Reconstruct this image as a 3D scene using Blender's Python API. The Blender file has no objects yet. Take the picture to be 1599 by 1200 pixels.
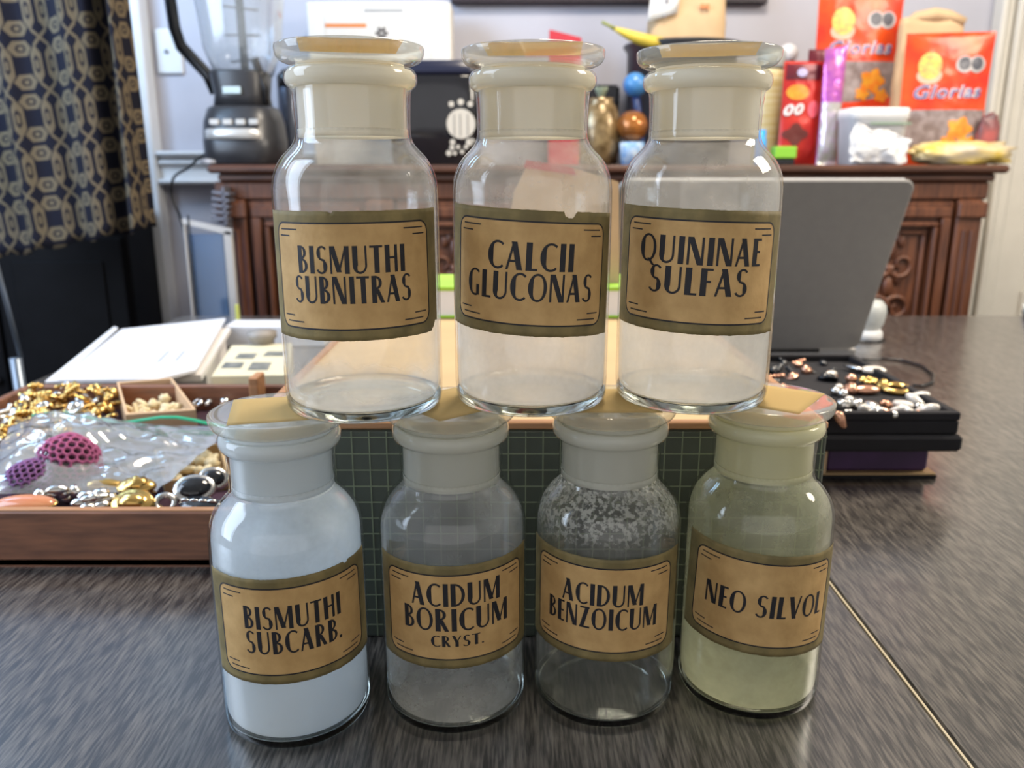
import bpy, math, random
from math import sin, cos, tan, pi, radians as R, sqrt, atan2, hypot
from mathutils import Vector, Matrix, noise
random.seed(7)
SC = bpy.context.scene
COL = SC.collection

# ------------------------------------------------------------------ camera
F = 1287.0
CAMZ = 0.2914
PITCH = 14.6
ROLL = 0.0
cam_d = bpy.data.cameras.new('camera')
cam = bpy.data.objects.new('camera', cam_d)
COL.objects.link(cam)
CM = Matrix.Translation((0, 0, CAMZ)) @ Matrix.Rotation(R(90 - PITCH), 4, 'X') @ Matrix.Rotation(R(ROLL), 4, 'Z')
cam.matrix_world = CM
cam_d.sensor_width = 36
cam_d.lens = F / 1599 * 36
cam_d.clip_start = 0.01
cam_d.dof.use_dof = True
cam_d.dof.focus_distance = 0.40
cam_d.dof.aperture_fstop = 11.0
SC.camera = cam

# ------------------------------------------------------------------ light and exposure
w = bpy.data.worlds.new('world'); SC.world = w
w.use_nodes = True
w.node_tree.nodes['Background'].inputs[0].default_value = (0.98, 0.96, 0.95, 1)
w.node_tree.nodes['Background'].inputs[1].default_value = 0.72


def area(name, loc, target, sx, sy, power, col):
    d = bpy.data.lights.new(name, 'AREA')
    d.shape = 'RECTANGLE'; d.size = sx; d.size_y = sy
    d.energy = power; d.color = col
    o = bpy.data.objects.new(name, d)
    COL.objects.link(o)
    o.location = loc
    o.rotation_euler = (Vector(target) - Vector(loc)).to_track_quat('-Z', 'Y').to_euler()
    return o


area('window_light', (-1.75, 0.55, 0.90), (-0.1, 1.9, 0.15), 1.2, 1.6, 41, (0.66, 0.80, 1.0))
area('left_wall_fill_light', (-1.35, 1.45, 1.15), (-0.75, 2.4, 0.15), 0.5, 0.7, 13, (0.36, 0.64, 1.0))  # unseen cool lamp added to brighten the left end of the back wall
area('ceiling_light', (0.35, 1.25, 1.66), (0.35, 1.25, 0), 0.5, 0.5, 29, (1.0, 0.88, 0.72))
area('hall_light', (1.55, 0.9, 1.15), (0.7, 1.1, 0.0), 0.6, 0.6, 20, (1.0, 0.90, 0.76))

vs = SC.view_settings
vs.view_transform = 'Standard'; vs.look = 'None'; vs.exposure = 0.30; vs.gamma = 1.0
vs.use_curve_mapping = False
cy = SC.cycles
cy.max_bounces = 16; cy.transmission_bounces = 12; cy.transparent_max_bounces = 24
cy.glossy_bounces = 6; cy.diffuse_bounces = 4
cy.use_denoising = True
cy.caustics_refractive = True; cy.caustics_reflective = True
cy.blur_glossy = 0.6
cy.sample_clamp_indirect = 6.0


# ------------------------------------------------------------------ helpers: where a pixel of the 1599 x 1200 frame lies
def ray(x, y):
    return (CM.to_3x3() @ Vector((x - 799.5, 600 - y, -F))).normalized()


def at_y(x, y, Y):
    d = ray(x, y); return Vector((0, 0, CAMZ)) + d * (Y / d.y)


def at_z(x, y, z):
    d = ray(x, y); return Vector((0, 0, CAMZ)) + d * ((z - CAMZ) / d.z)


# ------------------------------------------------------------------ helpers: materials
def mat(name, col, rough=0.5, metal=0.0, spec=0.5, noise_amt=0.0, noise_scale=20, stretch=(1, 1, 1), bump=0.0,
        trans=0.0, alpha=1.0, col2=None, sheen=0.0, sss=0.0, coat=0.0, bscale=None):
    m = bpy.data.materials.new(name); m.use_nodes = True
    nt = m.node_tree; b = nt.nodes['Principled BSDF']
    b.inputs['Base Color'].default_value = (*col, 1)
    b.inputs['Roughness'].default_value = rough
    b.inputs['Metallic'].default_value = metal
    b.inputs['Specular IOR Level'].default_value = spec
    b.inputs['Transmission Weight'].default_value = trans
    b.inputs['Alpha'].default_value = alpha
    b.inputs['Coat Weight'].default_value = coat
    if sss:
        b.inputs['Subsurface Weight'].default_value = sss
        b.inputs['Subsurface Radius'].default_value = (0.01, 0.01, 0.01)
    tc = nt.nodes.new('ShaderNodeTexCoord'); mp = nt.nodes.new('ShaderNodeMapping')
    mp.inputs['Scale'].default_value = stretch
    nt.links.new(tc.outputs['Object'], mp.inputs[0])
    n = nt.nodes.new('ShaderNodeTexNoise'); n.inputs['Scale'].default_value = noise_scale
    n.inputs['Detail'].default_value = 5
    nt.links.new(mp.outputs[0], n.inputs['Vector'])
    if noise_amt or col2:
        mx = nt.nodes.new('ShaderNodeMix'); mx.data_type = 'RGBA'
        c2 = col2 or tuple(min(1, c * (1 - noise_amt)) for c in col)
        mx.inputs[6].default_value = (*col, 1); mx.inputs[7].default_value = (*c2, 1)
        rp = nt.nodes.new('ShaderNodeMapRange')
        rp.inputs[1].default_value = 0.35; rp.inputs[2].default_value = 0.65
        nt.links.new(n.outputs[0], rp.inputs[0]); nt.links.new(rp.outputs[0], mx.inputs[0])
        nt.links.new(mx.outputs[2], b.inputs['Base Color'])
    if bump:
        bp = nt.nodes.new('ShaderNodeBump'); bp.inputs['Strength'].default_value = bump
        bp.inputs['Distance'].default_value = 0.002
        if bscale:
            n2 = nt.nodes.new('ShaderNodeTexNoise'); n2.inputs['Scale'].default_value = bscale
            nt.links.new(mp.outputs[0], n2.inputs['Vector']); n = n2
        nt.links.new(n.outputs[0], bp.inputs['Height']); nt.links.new(bp.outputs[0], b.inputs['Normal'])
    return m


def glass(name, col, rough=0.0, ior=1.47, vary=0.0):
    m = bpy.data.materials.new(name); m.use_nodes = True
    nt = m.node_tree; nt.nodes.remove(nt.nodes['Principled BSDF'])
    g = nt.nodes.new('ShaderNodeBsdfGlass')
    g.inputs['Color'].default_value = (*col, 1); g.inputs['Roughness'].default_value = rough
    g.inputs['IOR'].default_value = ior
    nt.links.new(g.outputs[0], nt.nodes['Material Output'].inputs['Surface'])
    return m


def film(name, col, a0, a1, z0=None, z1=None, b0=0, b1=0, scale=60, crust=None, trans=0.5, thr=(0.3, 0.7)):
    """powder dust on the inside of a jar: diffuse specks of uneven cover, thicker between heights z0 and z1"""
    m = bpy.data.materials.new(name); m.use_nodes = True
    nt = m.node_tree; nt.nodes.remove(nt.nodes['Principled BSDF'])
    N = nt.nodes.new; L = nt.links.new
    d = N('ShaderNodeBsdfDiffuse'); d.inputs[0].default_value = (*col, 1)
    t = N('ShaderNodeBsdfTranslucent'); t.inputs[0].default_value = (*col, 1)
    mx = N('ShaderNodeMixShader'); mx.inputs[0].default_value = trans
    L(d.outputs[0], mx.inputs[1]); L(t.outputs[0], mx.inputs[2])
    tr = N('ShaderNodeBsdfTransparent')
    tc = N('ShaderNodeTexCoord'); n = N('ShaderNodeTexNoise'); n.inputs['Scale'].default_value = scale
    n.inputs['Detail'].default_value = 6; n.inputs['Roughness'].default_value = 0.65
    L(tc.outputs['Object'], n.inputs['Vector'])
    rp = N('ShaderNodeMapRange'); rp.inputs[1].default_value = thr[0]; rp.inputs[2].default_value = thr[1]
    rp.inputs[3].default_value = a0; rp.inputs[4].default_value = a1
    L(n.outputs[0], rp.inputs[0])
    out = rp.outputs[0]
    if z0 is not None:
        sp = N('ShaderNodeSeparateXYZ'); L(tc.outputs['Object'], sp.inputs[0])
        r2 = N('ShaderNodeMapRange'); r2.inputs[1].default_value = z0; r2.inputs[2].default_value = z1
        r2.inputs[3].default_value = b0; r2.inputs[4].default_value = b1
        n3 = N('ShaderNodeTexNoise'); n3.inputs['Scale'].default_value = 35; L(tc.outputs['Object'], n3.inputs['Vector'])
        ad0 = N('ShaderNodeMath'); ad0.operation = 'MULTIPLY_ADD'; ad0.inputs[1].default_value = 0.03
        L(n3.outputs[0], ad0.inputs[0]); L(sp.outputs[2], ad0.inputs[2])
        sb = N('ShaderNodeMath'); sb.operation = 'SUBTRACT'; sb.inputs[1].default_value = 0.015
        L(ad0.outputs[0], sb.inputs[0]); L(sb.outputs[0], r2.inputs[0])
        ad = N('ShaderNodeMath'); ad.operation = 'ADD'; ad.use_clamp = True
        L(out, ad.inputs[0]); L(r2.outputs[0], ad.inputs[1]); out = ad.outputs[0]
    if crust:
        c0, c1, amt = crust
        sp = N('ShaderNodeSeparateXYZ'); L(tc.outputs['Object'], sp.inputs[0])
        r3 = N('ShaderNodeMapRange'); r3.inputs[1].default_value = c0; r3.inputs[2].default_value = c1
        L(sp.outputs[2], r3.inputs[0])
        n4 = N('ShaderNodeTexNoise'); n4.inputs['Scale'].default_value = 420; n4.inputs['Detail'].default_value = 4
        L(tc.outputs['Object'], n4.inputs['Vector'])
        r4 = N('ShaderNodeMapRange'); r4.inputs[1].default_value = 0.44; r4.inputs[2].default_value = 0.58
        L(n4.outputs[0], r4.inputs[0])
        mu = N('ShaderNodeMath'); mu.operation = 'MULTIPLY'; L(r3.outputs[0], mu.inputs[0]); L(r4.outputs[0], mu.inputs[1])
        ma = N('ShaderNodeMath'); ma.operation = 'MULTIPLY_ADD'; ma.use_clamp = True; ma.inputs[1].default_value = amt
        L(mu.outputs[0], ma.inputs[0]); L(out, ma.inputs[2]); out = ma.outputs[0]
    m2 = N('ShaderNodeMixShader')
    L(out, m2.inputs[0]); L(tr.outputs[0], m2.inputs[1]); L(mx.outputs[0], m2.inputs[2])
    L(m2.outputs[0], nt.nodes['Material Output'].inputs['Surface'])
    return m


def plastic_film(name, tint, refl=0.25, haze=0.12):
    """thin clear sheet: mostly see-through, with a gloss and a little milkiness"""
    m = bpy.data.materials.new(name); m.use_nodes = True
    nt = m.node_tree; nt.nodes.remove(nt.nodes['Principled BSDF'])
    N = nt.nodes.new; L = nt.links.new
    tr = N('ShaderNodeBsdfTransparent'); tr.inputs[0].default_value = (*tint, 1)
    g = N('ShaderNodeBsdfGlossy'); g.inputs['Roughness'].default_value = 0.12
    d = N('ShaderNodeBsdfDiffuse'); d.inputs[0].default_value = (0.8, 0.84, 0.85, 1)
    f = N('ShaderNodeLayerWeight'); f.inputs[0].default_value = .5
    pw = N('ShaderNodeMath'); pw.operation = 'POWER'; pw.inputs[1].default_value = 3; L(f.outputs['Facing'], pw.inputs[0]); f = pw
    ad = N('ShaderNodeMath'); ad.operation = 'ADD'; ad.inputs[1].default_value = refl * 0.3; ad.use_clamp = True
    L(f.outputs[0], ad.inputs[0])
    a = N('ShaderNodeMixShader'); a.inputs[0].default_value = haze
    L(tr.outputs[0], a.inputs[1]); L(d.outputs[0], a.inputs[2])
    b = N('ShaderNodeMixShader'); L(ad.outputs[0], b.inputs[0]); L(a.outputs[0], b.inputs[1]); L(g.outputs[0], b.inputs[2])
    L(b.outputs[0], nt.nodes['Material Output'].inputs['Surface'])
    return m


# ------------------------------------------------------------------ helpers: mesh building
class MB:
    def __init__(s):
        s.v = []; s.f = []; s.smooth = []

    def add(s, vs, fs, smooth=False, M=None):
        o = len(s.v)
        s.v += [tuple(M @ Vector(p)) if M else tuple(p) for p in vs]
        s.f += [tuple(i + o for i in f) for f in fs]
        s.smooth += [smooth] * len(fs)
        return s

    def box(s, x0, x1, y0, y1, z0, z1, b=0.0, M=None):
        """box with chamfered edges"""
        b = min(b, (x1 - x0) * .45, (y1 - y0) * .45, (z1 - z0) * .45)
        if b <= 0:
            vs = [(x, y, z) for x in (x0, x1) for y in (y0, y1) for z in (z0, z1)]
            fs = [(0, 1, 3, 2), (4, 6, 7, 5), (0, 4, 5, 1), (2, 3, 7, 6), (0, 2, 6, 4), (1, 5, 7, 3)]
            return s.add(vs, fs, False, M)
        rings = []
        for z, k in ((z0, b), (z0 + b, 0), (z1 - b, 0), (z1, b)):
            r = [(x0 + k + b * (1 if not k else .4), y0 + k), (x1 - k - b * (1 if not k else .4), y0 + k),
                 (x1 - k, y0 + k + b * (1 if not k else .4)), (x1 - k, y1 - k - b * (1 if not k else .4)),
                 (x1 - k - b * (1 if not k else .4), y1 - k), (x0 + k + b * (1 if not k else .4), y1 - k),
                 (x0 + k, y1 - k - b * (1 if not k else .4)), (x0 + k, y0 + k + b * (1 if not k else .4))]
            rings.append([(x, y, z) for x, y in r])
        vs = [p for r in rings for p in r]; fs = []
        for k in range(3):
            for i in range(8):
                j = (i + 1) % 8
                fs.append((k * 8 + i, k * 8 + j, k * 8 + 8 + j, k * 8 + 8 + i))
        fs.append(tuple(range(7, -1, -1))); fs.append(tuple(range(24, 32)))
        return s.add(vs, fs, False, M)

    def lathe(s, prof, n=48, closed=False, M=None, smooth=True, cap=False, a0=0, a1=2 * pi):
        full = abs(a1 - a0 - 2 * pi) < 1e-6
        k = len(prof); m = n if full else n + 1
        vs = []; fs = []
        for i in range(m):
            a = a0 + (a1 - a0) * i / n
            for r, z in prof: vs.append((r * cos(a), r * sin(a), z))
        for i in range(n):
            i2 = (i + 1) % m
            for j in range(k if closed else k - 1):
                j2 = (j + 1) % k
                fs.append((i * k + j, i2 * k + j, i2 * k + j2, i * k + j2))
        if cap:
            if prof[0][0] > 1e-6: fs.append(tuple(i * k for i in range(m))[::-1])
            if prof[-1][0] > 1e-6: fs.append(tuple(i * k + k - 1 for i in range(m)))
        return s.add(vs, fs, smooth, M)

    def tube(s, pts, r, n=8, M=None, cap=True, flat=1.0):
        pts = [Vector(p) for p in pts]; vs = []; fs = []
        up = Vector((0, 0, 1)); last = None
        rs = r if isinstance(r, (list, tuple)) else [r] * len(pts)
        for i, p in enumerate(pts):
            t = (pts[min(i + 1, len(pts) - 1)] - pts[max(i - 1, 0)]).normalized()
            if last is None:
                u = t.cross(up)
                if u.length < 1e-3: u = t.cross(Vector((1, 0, 0)))
                u.normalize()
            else:
                u = (last - t * last.dot(t)).normalized()
            last = u; q = t.cross(u)
            for k in range(n):
                a = 2 * pi * k / n
                vs.append(p + u * rs[i] * cos(a) + q * rs[i] * flat * sin(a))
        for i in range(len(pts) - 1):
            for k in range(n):
                k2 = (k + 1) % n
                fs.append((i * n + k, i * n + k2, i * n + n + k2, i * n + n + k))
        if cap:
            fs.append(tuple(range(n))[::-1]); fs.append(tuple(range(len(vs) - n, len(vs))))
        return s.add(vs, fs, True, M)

    def grid(s, fn, nu, nv, smooth=True, M=None, keep=None):
        vs = [fn(i / nu, j / nv) for j in range(nv + 1) for i in range(nu + 1)]
        fs = []
        for j in range(nv):
            for i in range(nu):
                if keep and not keep((i + .5) / nu, (j + .5) / nv): continue
                a = j * (nu + 1) + i
                fs.append((a, a + 1, a + nu + 2, a + nu + 1))
        return s.add(vs, fs, smooth, M)

    def ball(s, c, r, n=12, m=8, M=None, sx=1, sy=1, sz=1, fn=None, smooth=True):
        vs = []; fs = []
        for j in range(m + 1):
            th = pi * j / m
            for i in range(n):
                a = 2 * pi * i / n
                d = Vector((sin(th) * cos(a), sin(th) * sin(a), cos(th)))
                k = fn(d) if fn else 1
                vs.append((c[0] + r * sx * d.x * k, c[1] + r * sy * d.y * k, c[2] + r * sz * d.z * k))
        for j in range(m):
            for i in range(n):
                i2 = (i + 1) % n
                fs.append((j * n + i, (j + 1) * n + i, (j + 1) * n + i2, j * n + i2))
        return s.add(vs, fs, smooth, M)

    def build(s, name, m, parent=None, loc=None, rot=None, merge=False, origin=None):
        me = bpy.data.meshes.new(name)
        vs = s.v
        if origin is not None:
            vs = [(x - origin[0], y - origin[1], z - origin[2]) for x, y, z in s.v]
        me.from_pydata(vs, [], s.f)
        me.polygons.foreach_set('use_smooth', s.smooth)
        me.materials.append(m)
        me.update()
        if merge:
            import bmesh
            bm = bmesh.new(); bm.from_mesh(me)
            bmesh.ops.remove_doubles(bm, verts=bm.verts, dist=1e-6)
            bmesh.ops.recalc_face_normals(bm, faces=bm.faces)
            bm.to_mesh(me); bm.free()
        o = bpy.data.objects.new(name, me)
        COL.objects.link(o)
        if parent: o.parent = parent
        if origin is not None: o.location = origin
        if loc is not None: o.location = loc
        if rot is not None: o.rotation_euler = rot
        return o


def thing(name, label, cat, loc=(0, 0, 0), rot=(0, 0, 0), group=None):
    o = bpy.data.objects.new(name, None); COL.objects.link(o)
    o.location = loc; o.rotation_euler = rot
    o.empty_display_size = 0.02
    return tag(o, label, cat, group)


def tag(o, label, cat, group=None, kind=None):
    o['label'] = label; o['category'] = cat
    if group: o['group'] = group
    if kind: o['kind'] = kind
    return o


def struct(o, label=None):
    o['kind'] = 'structure'
    if label: o['label'] = label
    return o


def copy_tree(o, parent=None):
    c = o.copy(); COL.objects.link(c)
    if parent: c.parent = parent
    for ch in list(o.children): copy_tree(ch, c)
    return c


def ext(x0, y0, x1, y1, Y):
    """pixel rectangle seen at distance Y -> X0, X1, z0, z1"""
    a = at_y(x0, (y0 + y1) / 2, Y); b = at_y(x1, (y0 + y1) / 2, Y)
    t = at_y((x0 + x1) / 2, y0, Y); u = at_y((x0 + x1) / 2, y1, Y)
    return a.x, b.x, u.z, t.z


def lin(r, g, b):
    f = lambda c: ((c / 255 + .055) / 1.055) ** 2.4 if c > 10 else c / 255 / 12.92
    return (f(r), f(g), f(b))


# ------------------------------------------------------------------ room
m_wall = mat('wall_paint', (0.50, 0.50, 0.56), 0.85, noise_amt=0.06, noise_scale=6, bump=0.05)
m_trimw = mat('white_trim_paint', (0.72, 0.73, 0.74), 0.5, noise_amt=0.04)
m_cream = mat('cream_door_paint', (0.72, 0.69, 0.62), 0.5, noise_amt=0.05)
m_floor = mat('floor_boards', (0.030, 0.020, 0.015), 0.5, noise_amt=0.5, stretch=(1, 8, 1))
m_ceil = mat('ceiling_paint', (0.7, 0.69, 0.66), 0.9, noise_amt=0.05)
BW = 2.42
struct(MB().box(-2.0, 2.2, BW, BW + .1, -.76, 1.75).build('wall_back', m_wall))
struct(MB().box(-2.1, -2.0, -2.0, BW + .1, -.76, 1.75).build('wall_left', m_wall))
struct(MB().box(2.2, 2.3, -2.0, BW + .1, -.76, 1.75).build('wall_right', m_cream))
struct(MB().box(-2.1, 2.3, -2.0, BW + .1, -.86, -.76).build('floor', m_floor))
struct(MB().box(-2.1, 2.3, -2.0, BW + .1, 1.75, 1.85).build('ceiling', m_ceil))
# casing of the opening beside the curtain: fluted upright
x0 = at_y(176, 0, 2.36).x; x1 = at_y(247, 300, 2.36).x
tb = MB().box(x0 - .12, x1, 2.36, BW, -.76, 1.75, .004)
tb.box(x1 - .055, x1 - .043, 2.352, 2.36, -.76, 1.75, .002)
struct(tb.build('trim_1', m_trimw))
# chair rail (three mouldings) left of the sideboard
a = at_y(245, 236, 2.38); b = at_y(245, 288, 2.38); c = at_y(360, 240, 2.38)
hh = a.z - b.z
cr = MB()
cr.box(x1, c.x + .3, 2.385, BW, b.z + hh * .06, b.z + hh * .95, .004)
cr.box(x1, c.x + .3, 2.36, BW, a.z - hh * .16, a.z, .006)
cr.box(x1, c.x + .3, 2.37, BW, a.z - hh * .42, a.z - hh * .28, .006)
cr.box(x1, c.x + .3, 2.36, BW, b.z, b.z + hh * .16, .006)
struct(cr.build('trim_2', m_trimw))
# cream door with its casing at the right
dx = at_y(1541, 200, 2.37).x
db = MB()
for i, (o0, o1, th) in enumerate(((0, .016, .05), (.016, .040, .035), (.045, .060, .048), (.066, .10, .03))):
    db.box(dx + o0, dx + o1, BW - th, BW, -.76, 1.75, .003)
struct(db.build('trim_3', m_cream))
dd = MB().box(dx + .10, dx + .9, BW - .02, BW, -.76, 1.7, .002)
for z0 in (-.6, .1, .8):
    dd.box(dx + .18, dx + .46, BW - .03, BW - .02, z0, z0 + .55, .008)
    dd.box(dx + .54, dx + .82, BW - .03, BW - .02, z0, z0 + .55, .008)
struct(dd.build('door_1', m_cream))

# wall socket plate
X0, X1, Z0, Z1 = ext(244, 45, 284, 116, BW - .006)
sw = thing('wall_plate', 'white blank cover plate on the wall left of the blender', 'wall plate', ((X0 + X1) / 2, BW, (Z0 + Z1) / 2))
W2, H2 = (X1 - X0) / 2, (Z1 - Z0) / 2
MB().box(-W2, W2, -.010, 0, -H2, H2, .004).build('cover', m_trimw, sw)
m_dark = mat('black_plastic', (0.012, 0.012, 0.014), 0.25, noise_amt=0.3, noise_scale=40)
MB().lathe([(0, 0), (.006, 0), (.006, .003), (0, .003)], 14, M=Matrix.Translation((-.005, -.010, .0)) @ Matrix.Rotation(R(90), 4, 'X')).build('screw', mat('plate_screw', (.25, .25, .27), .3, .8), sw)

# picture frame: only its lower edge is in view
X0, X1, Z0, Z1 = ext(704, -60, 1200, 7, BW - .02)
pf = thing('picture_frame', 'dark picture frame hanging on the wall above the sideboard', 'picture frame', ((X0 + X1) / 2, BW, Z0))
W2 = (X1 - X0) / 2
fm = MB()
fm.box(-W2, W2, -.03, 0, 0, .03, .004); fm.box(-W2, W2, -.03, 0, .47, .5, .004)
fm.box(-W2, -W2 + .03, -.03, 0, .03, .47, .004); fm.box(W2 - .03, W2, -.03, 0, .03, .47, .004)
fm.build('frame', mat('dark_frame_wood', (.03, .022, .03), .35, noise_amt=.4, stretch=(1, 10, 10)), pf)
MB().box(-W2 + .03, W2 - .03, -.012, -.002, .03, .47).build('picture', mat('dim_picture', (.2, .2, .18), .5, noise_amt=.5, noise_scale=6), pf)

# ------------------------------------------------------------------ table
def table_mat():
    m = bpy.data.materials.new('dark_wood_veneer'); m.use_nodes = True
    nt = m.node_tree; N = nt.nodes.new; L = nt.links.new; b = nt.nodes['Principled BSDF']
    tc = N('ShaderNodeTexCoord')

    def ns(scale, st, det=4):
        mp = N('ShaderNodeMapping'); mp.inputs['Scale'].default_value = st
        L(tc.outputs['Object'], mp.inputs[0])
        n = N('ShaderNodeTexNoise'); n.inputs['Scale'].default_value = scale; n.inputs['Detail'].default_value = det
        L(mp.outputs[0], n.inputs[0]); return n
    n1 = ns(1.0, (640, 55, 1), 3); n2 = ns(1.0, (120, 9, 1), 4)
    mx = N('ShaderNodeMath'); mx.operation = 'MULTIPLY_ADD'; mx.inputs[1].default_value = .35
    L(n2.outputs[0], mx.inputs[0]); L(n1.outputs[0], mx.inputs[2])
    cr = N('ShaderNodeValToRGB')
    cr.color_ramp.elements[0].position = .56; cr.color_ramp.elements[0].color = (.018, .016, .016, 1)
    cr.color_ramp.elements[1].position = .86; cr.color_ramp.elements[1].color = (.125, .110, .096, 1)
    L(mx.outputs[0], cr.inputs[0]); L(cr.outputs[0], b.inputs['Base Color'])
    b.inputs['Roughness'].default_value = .36
    b.inputs['Specular IOR Level'].default_value = .5
    b.inputs['Coat Weight'].default_value = .85; b.inputs['Coat Roughness'].default_value = .20; b.inputs['Coat IOR'].default_value = 1.65
    bp = N('ShaderNodeBump'); bp.inputs['Strength'].default_value = .22; bp.inputs['Distance'].default_value = .0005
    L(n1.outputs[0], bp.inputs['Height']); L(bp.outputs[0], b.inputs['Normal'])
    return m


m_tab = table_mat()
tb = thing('dining_table', 'large dark wood-grain dining table that the jars and trays stand on', 'table', (0, .8, -.75))
TXL, TXR, TY0, TY1 = -.68, 1.5, -.35, 1.678
SEAM = .232
MB().box(TXL, SEAM - .0007, TY0 - .8, TY1 - .8, .71, .75, .002).build('table_leaf', m_tab, tb)
MB().box(SEAM + .0007, TXR, TY0 - .8, TY1 - .8, .71, .75, .002).build('table_leaf', m_tab, tb)
MB().box(SEAM - .0007, SEAM + .0007, TY0 - .8, TY1 - .8, .715, .7495).build('seam_strip', mat('seam_tape', (.50, .43, .30), .5), tb)
for lx, ly in ((-.58, -1.05), (-.58, .75), (1.4, -1.05), (1.4, .75)):
    MB().box(lx - .04, lx + .04, ly - .04, ly + .04, 0, .71, .006).build('leg', m_tab, tb)
MB().box(TXL + .1, TXR - .1, -1.05, .75, .63, .71, .003).build('apron', m_tab, tb)
for o in tb.children: o.location.z = 0

# ------------------------------------------------------------------ lettering: a thick-and-thin capital alphabet drawn as strokes
T_, t_ = .205, .082


def arc(cx, cy_, rx, ry, a0, a1, wl, wr, n=22, wt=None):
    """ring segment, wl = weight on the left side, wr = on the right; thin at top and bottom"""
    qs = []; wt = wt or t_
    P = []
    for i in range(n + 1):
        a = R(a0 + (a1 - a0) * i / n)
        c = cos(a)
        wgt = wt + ((wr if c > 0 else wl) - wt) * abs(c) ** 1.6
        ir, jr = rx - wgt, ry - wt
        P.append(((cx + rx * cos(a), cy_ + ry * sin(a)), (cx + ir * cos(a), cy_ + jr * sin(a))))
    for i in range(n): qs.append([P[i][0], P[i + 1][0], P[i + 1][1], P[i][1]])
    return qs


def dg(x0, y0, x1, y1, w_, n=4):
    out = []
    for i in range(n):
        a = i / n; b = (i + 1) / n
        xa, ya, xb, yb = x0 + (x1 - x0) * a, y0 + (y1 - y0) * a, x0 + (x1 - x0) * b, y0 + (y1 - y0) * b
        out.append([(xa - w_ / 2, ya), (xa + w_ / 2, ya), (xb + w_ / 2, yb), (xb - w_ / 2, yb)])
    return out


def hb(x0, x1, y, w_=None, n=4):
    w_ = w_ or t_
    return [[(x0 + (x1 - x0) * i / n, y), (x0 + (x1 - x0) * (i + 1) / n, y), (x0 + (x1 - x0) * (i + 1) / n, y + w_), (x0 + (x1 - x0) * i / n, y + w_)] for i in range(n)]


def st(x, y0=0, y1=1, w_=None): return dg(x + (w_ or T_) / 2, y0, x + (w_ or T_) / 2, y1, w_ or T_, 2)


G = {
    'A': (.62, dg(.05, 0, .29, 1, .085) + dg(.50, 0, .29, 1, .2) + hb(.12, .45, .27)),
    'B': (.50, st(.02) + arc(.16, .755, .27, .245, -90, 90, .1, .13) + arc(.16, .275, .32, .275, -90, 90, .1, .14)),
    'C': (.60, arc(.38, .5, .37, .51, 52, 308, .21, .1)),
    'D': (.62, st(.02) + arc(.16, .5, .44, .5, -90, 90, .1, .14)),
    'E': (.42, st(.02) + hb(.1, .40, 0) + hb(.1, .36, .48) + hb(.1, .40, 1 - t_)),
    'F': (.42, st(.02) + hb(.1, .36, .48) + hb(.1, .42, 1 - t_)),
    'G': (.64, arc(.38, .5, .37, .51, 52, 300, .21, .1) + st(.44, .03, .42, .15)),
    'H': (.58, st(.02) + st(.42, 0, 1, .13) + hb(.15, .45, .5)),
    'I': (.25, st(.03)),
    'L': (.42, st(.02) + hb(.1, .42, 0)),
    'M': (.82, st(.02, 0, 1, .075) + dg(.12, 1, .37, .06, .2) + dg(.37, .06, .66, 1, .075) + st(.60, 0, 1, .19)),
    'N': (.62, st(.02, 0, 1, .085) + dg(.12, 1, .48, 0, .2) + st(.50, 0, 1, .085)),
    'O': (.72, arc(.36, .5, .35, .51, 0, 360, .19, .13, 40)),
    'Q': (.74, arc(.36, .5, .35, .51, 0, 360, .2, .12, 40) + dg(.40, .12, .62, -.14, .12)),
    'R': (.56, st(.02) + arc(.16, .74, .29, .26, -90, 90, .1, .13) + dg(.24, .50, .47, 0, .17)),
    'S': (.50, arc(.27, .745, .23, .265, 35, 240, .16, .1, wt=.075) + arc(.22, .265, .25, .275, -150, 62, .1, .17, wt=.075)
          + [[(.08, .60), (.16, .50), (.42, .40), (.36, .52)]]),
    'T': (.52, st(.17) + hb(0, .52, 1 - t_)),
    'U': (.62, st(.02, .28, 1) + arc(.30, .30, .28, .31, 180, 360, .19, .08) + st(.50, .28, 1, .08)),
    'V': (.60, dg(.10, 1, .31, 0, .2) + dg(.55, 1, .31, 0, .085)),
    'Y': (.56, dg(.09, 1, .27, .45, .18) + dg(.52, 1, .30, .45, .08) + st(.19, 0, .48)),
    'Z': (.52, hb(.04, .50, 1 - t_) + hb(.02, .52, 0) + dg(.40, 1, .12, 0, .19)),
    '.': (.20, [[(.03, 0), (.16, 0), (.16, .13), (.03, .13)]]),
    ' ': (.26, []),
}


def text_polys(s, cx, base, width, h, gap=.07):
    tot = sum(G[c][0] + gap for c in s) - gap
    k = width / tot; x = cx - width / 2; out = []
    for c in s:
        w_, qs = G[c]
        for q in qs: out.append([(x + px * k, base + py * h) for px, py in q])
        x += (w_ + gap) * k
    return out


def decal(mb, polys, fn):
    for q in polys:
        n = len(mb.v)
        mb.v += [tuple(fn(u, v)) for u, v in q]; mb.f.append(tuple(range(n, n + len(q)))); mb.smooth.append(True)


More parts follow.
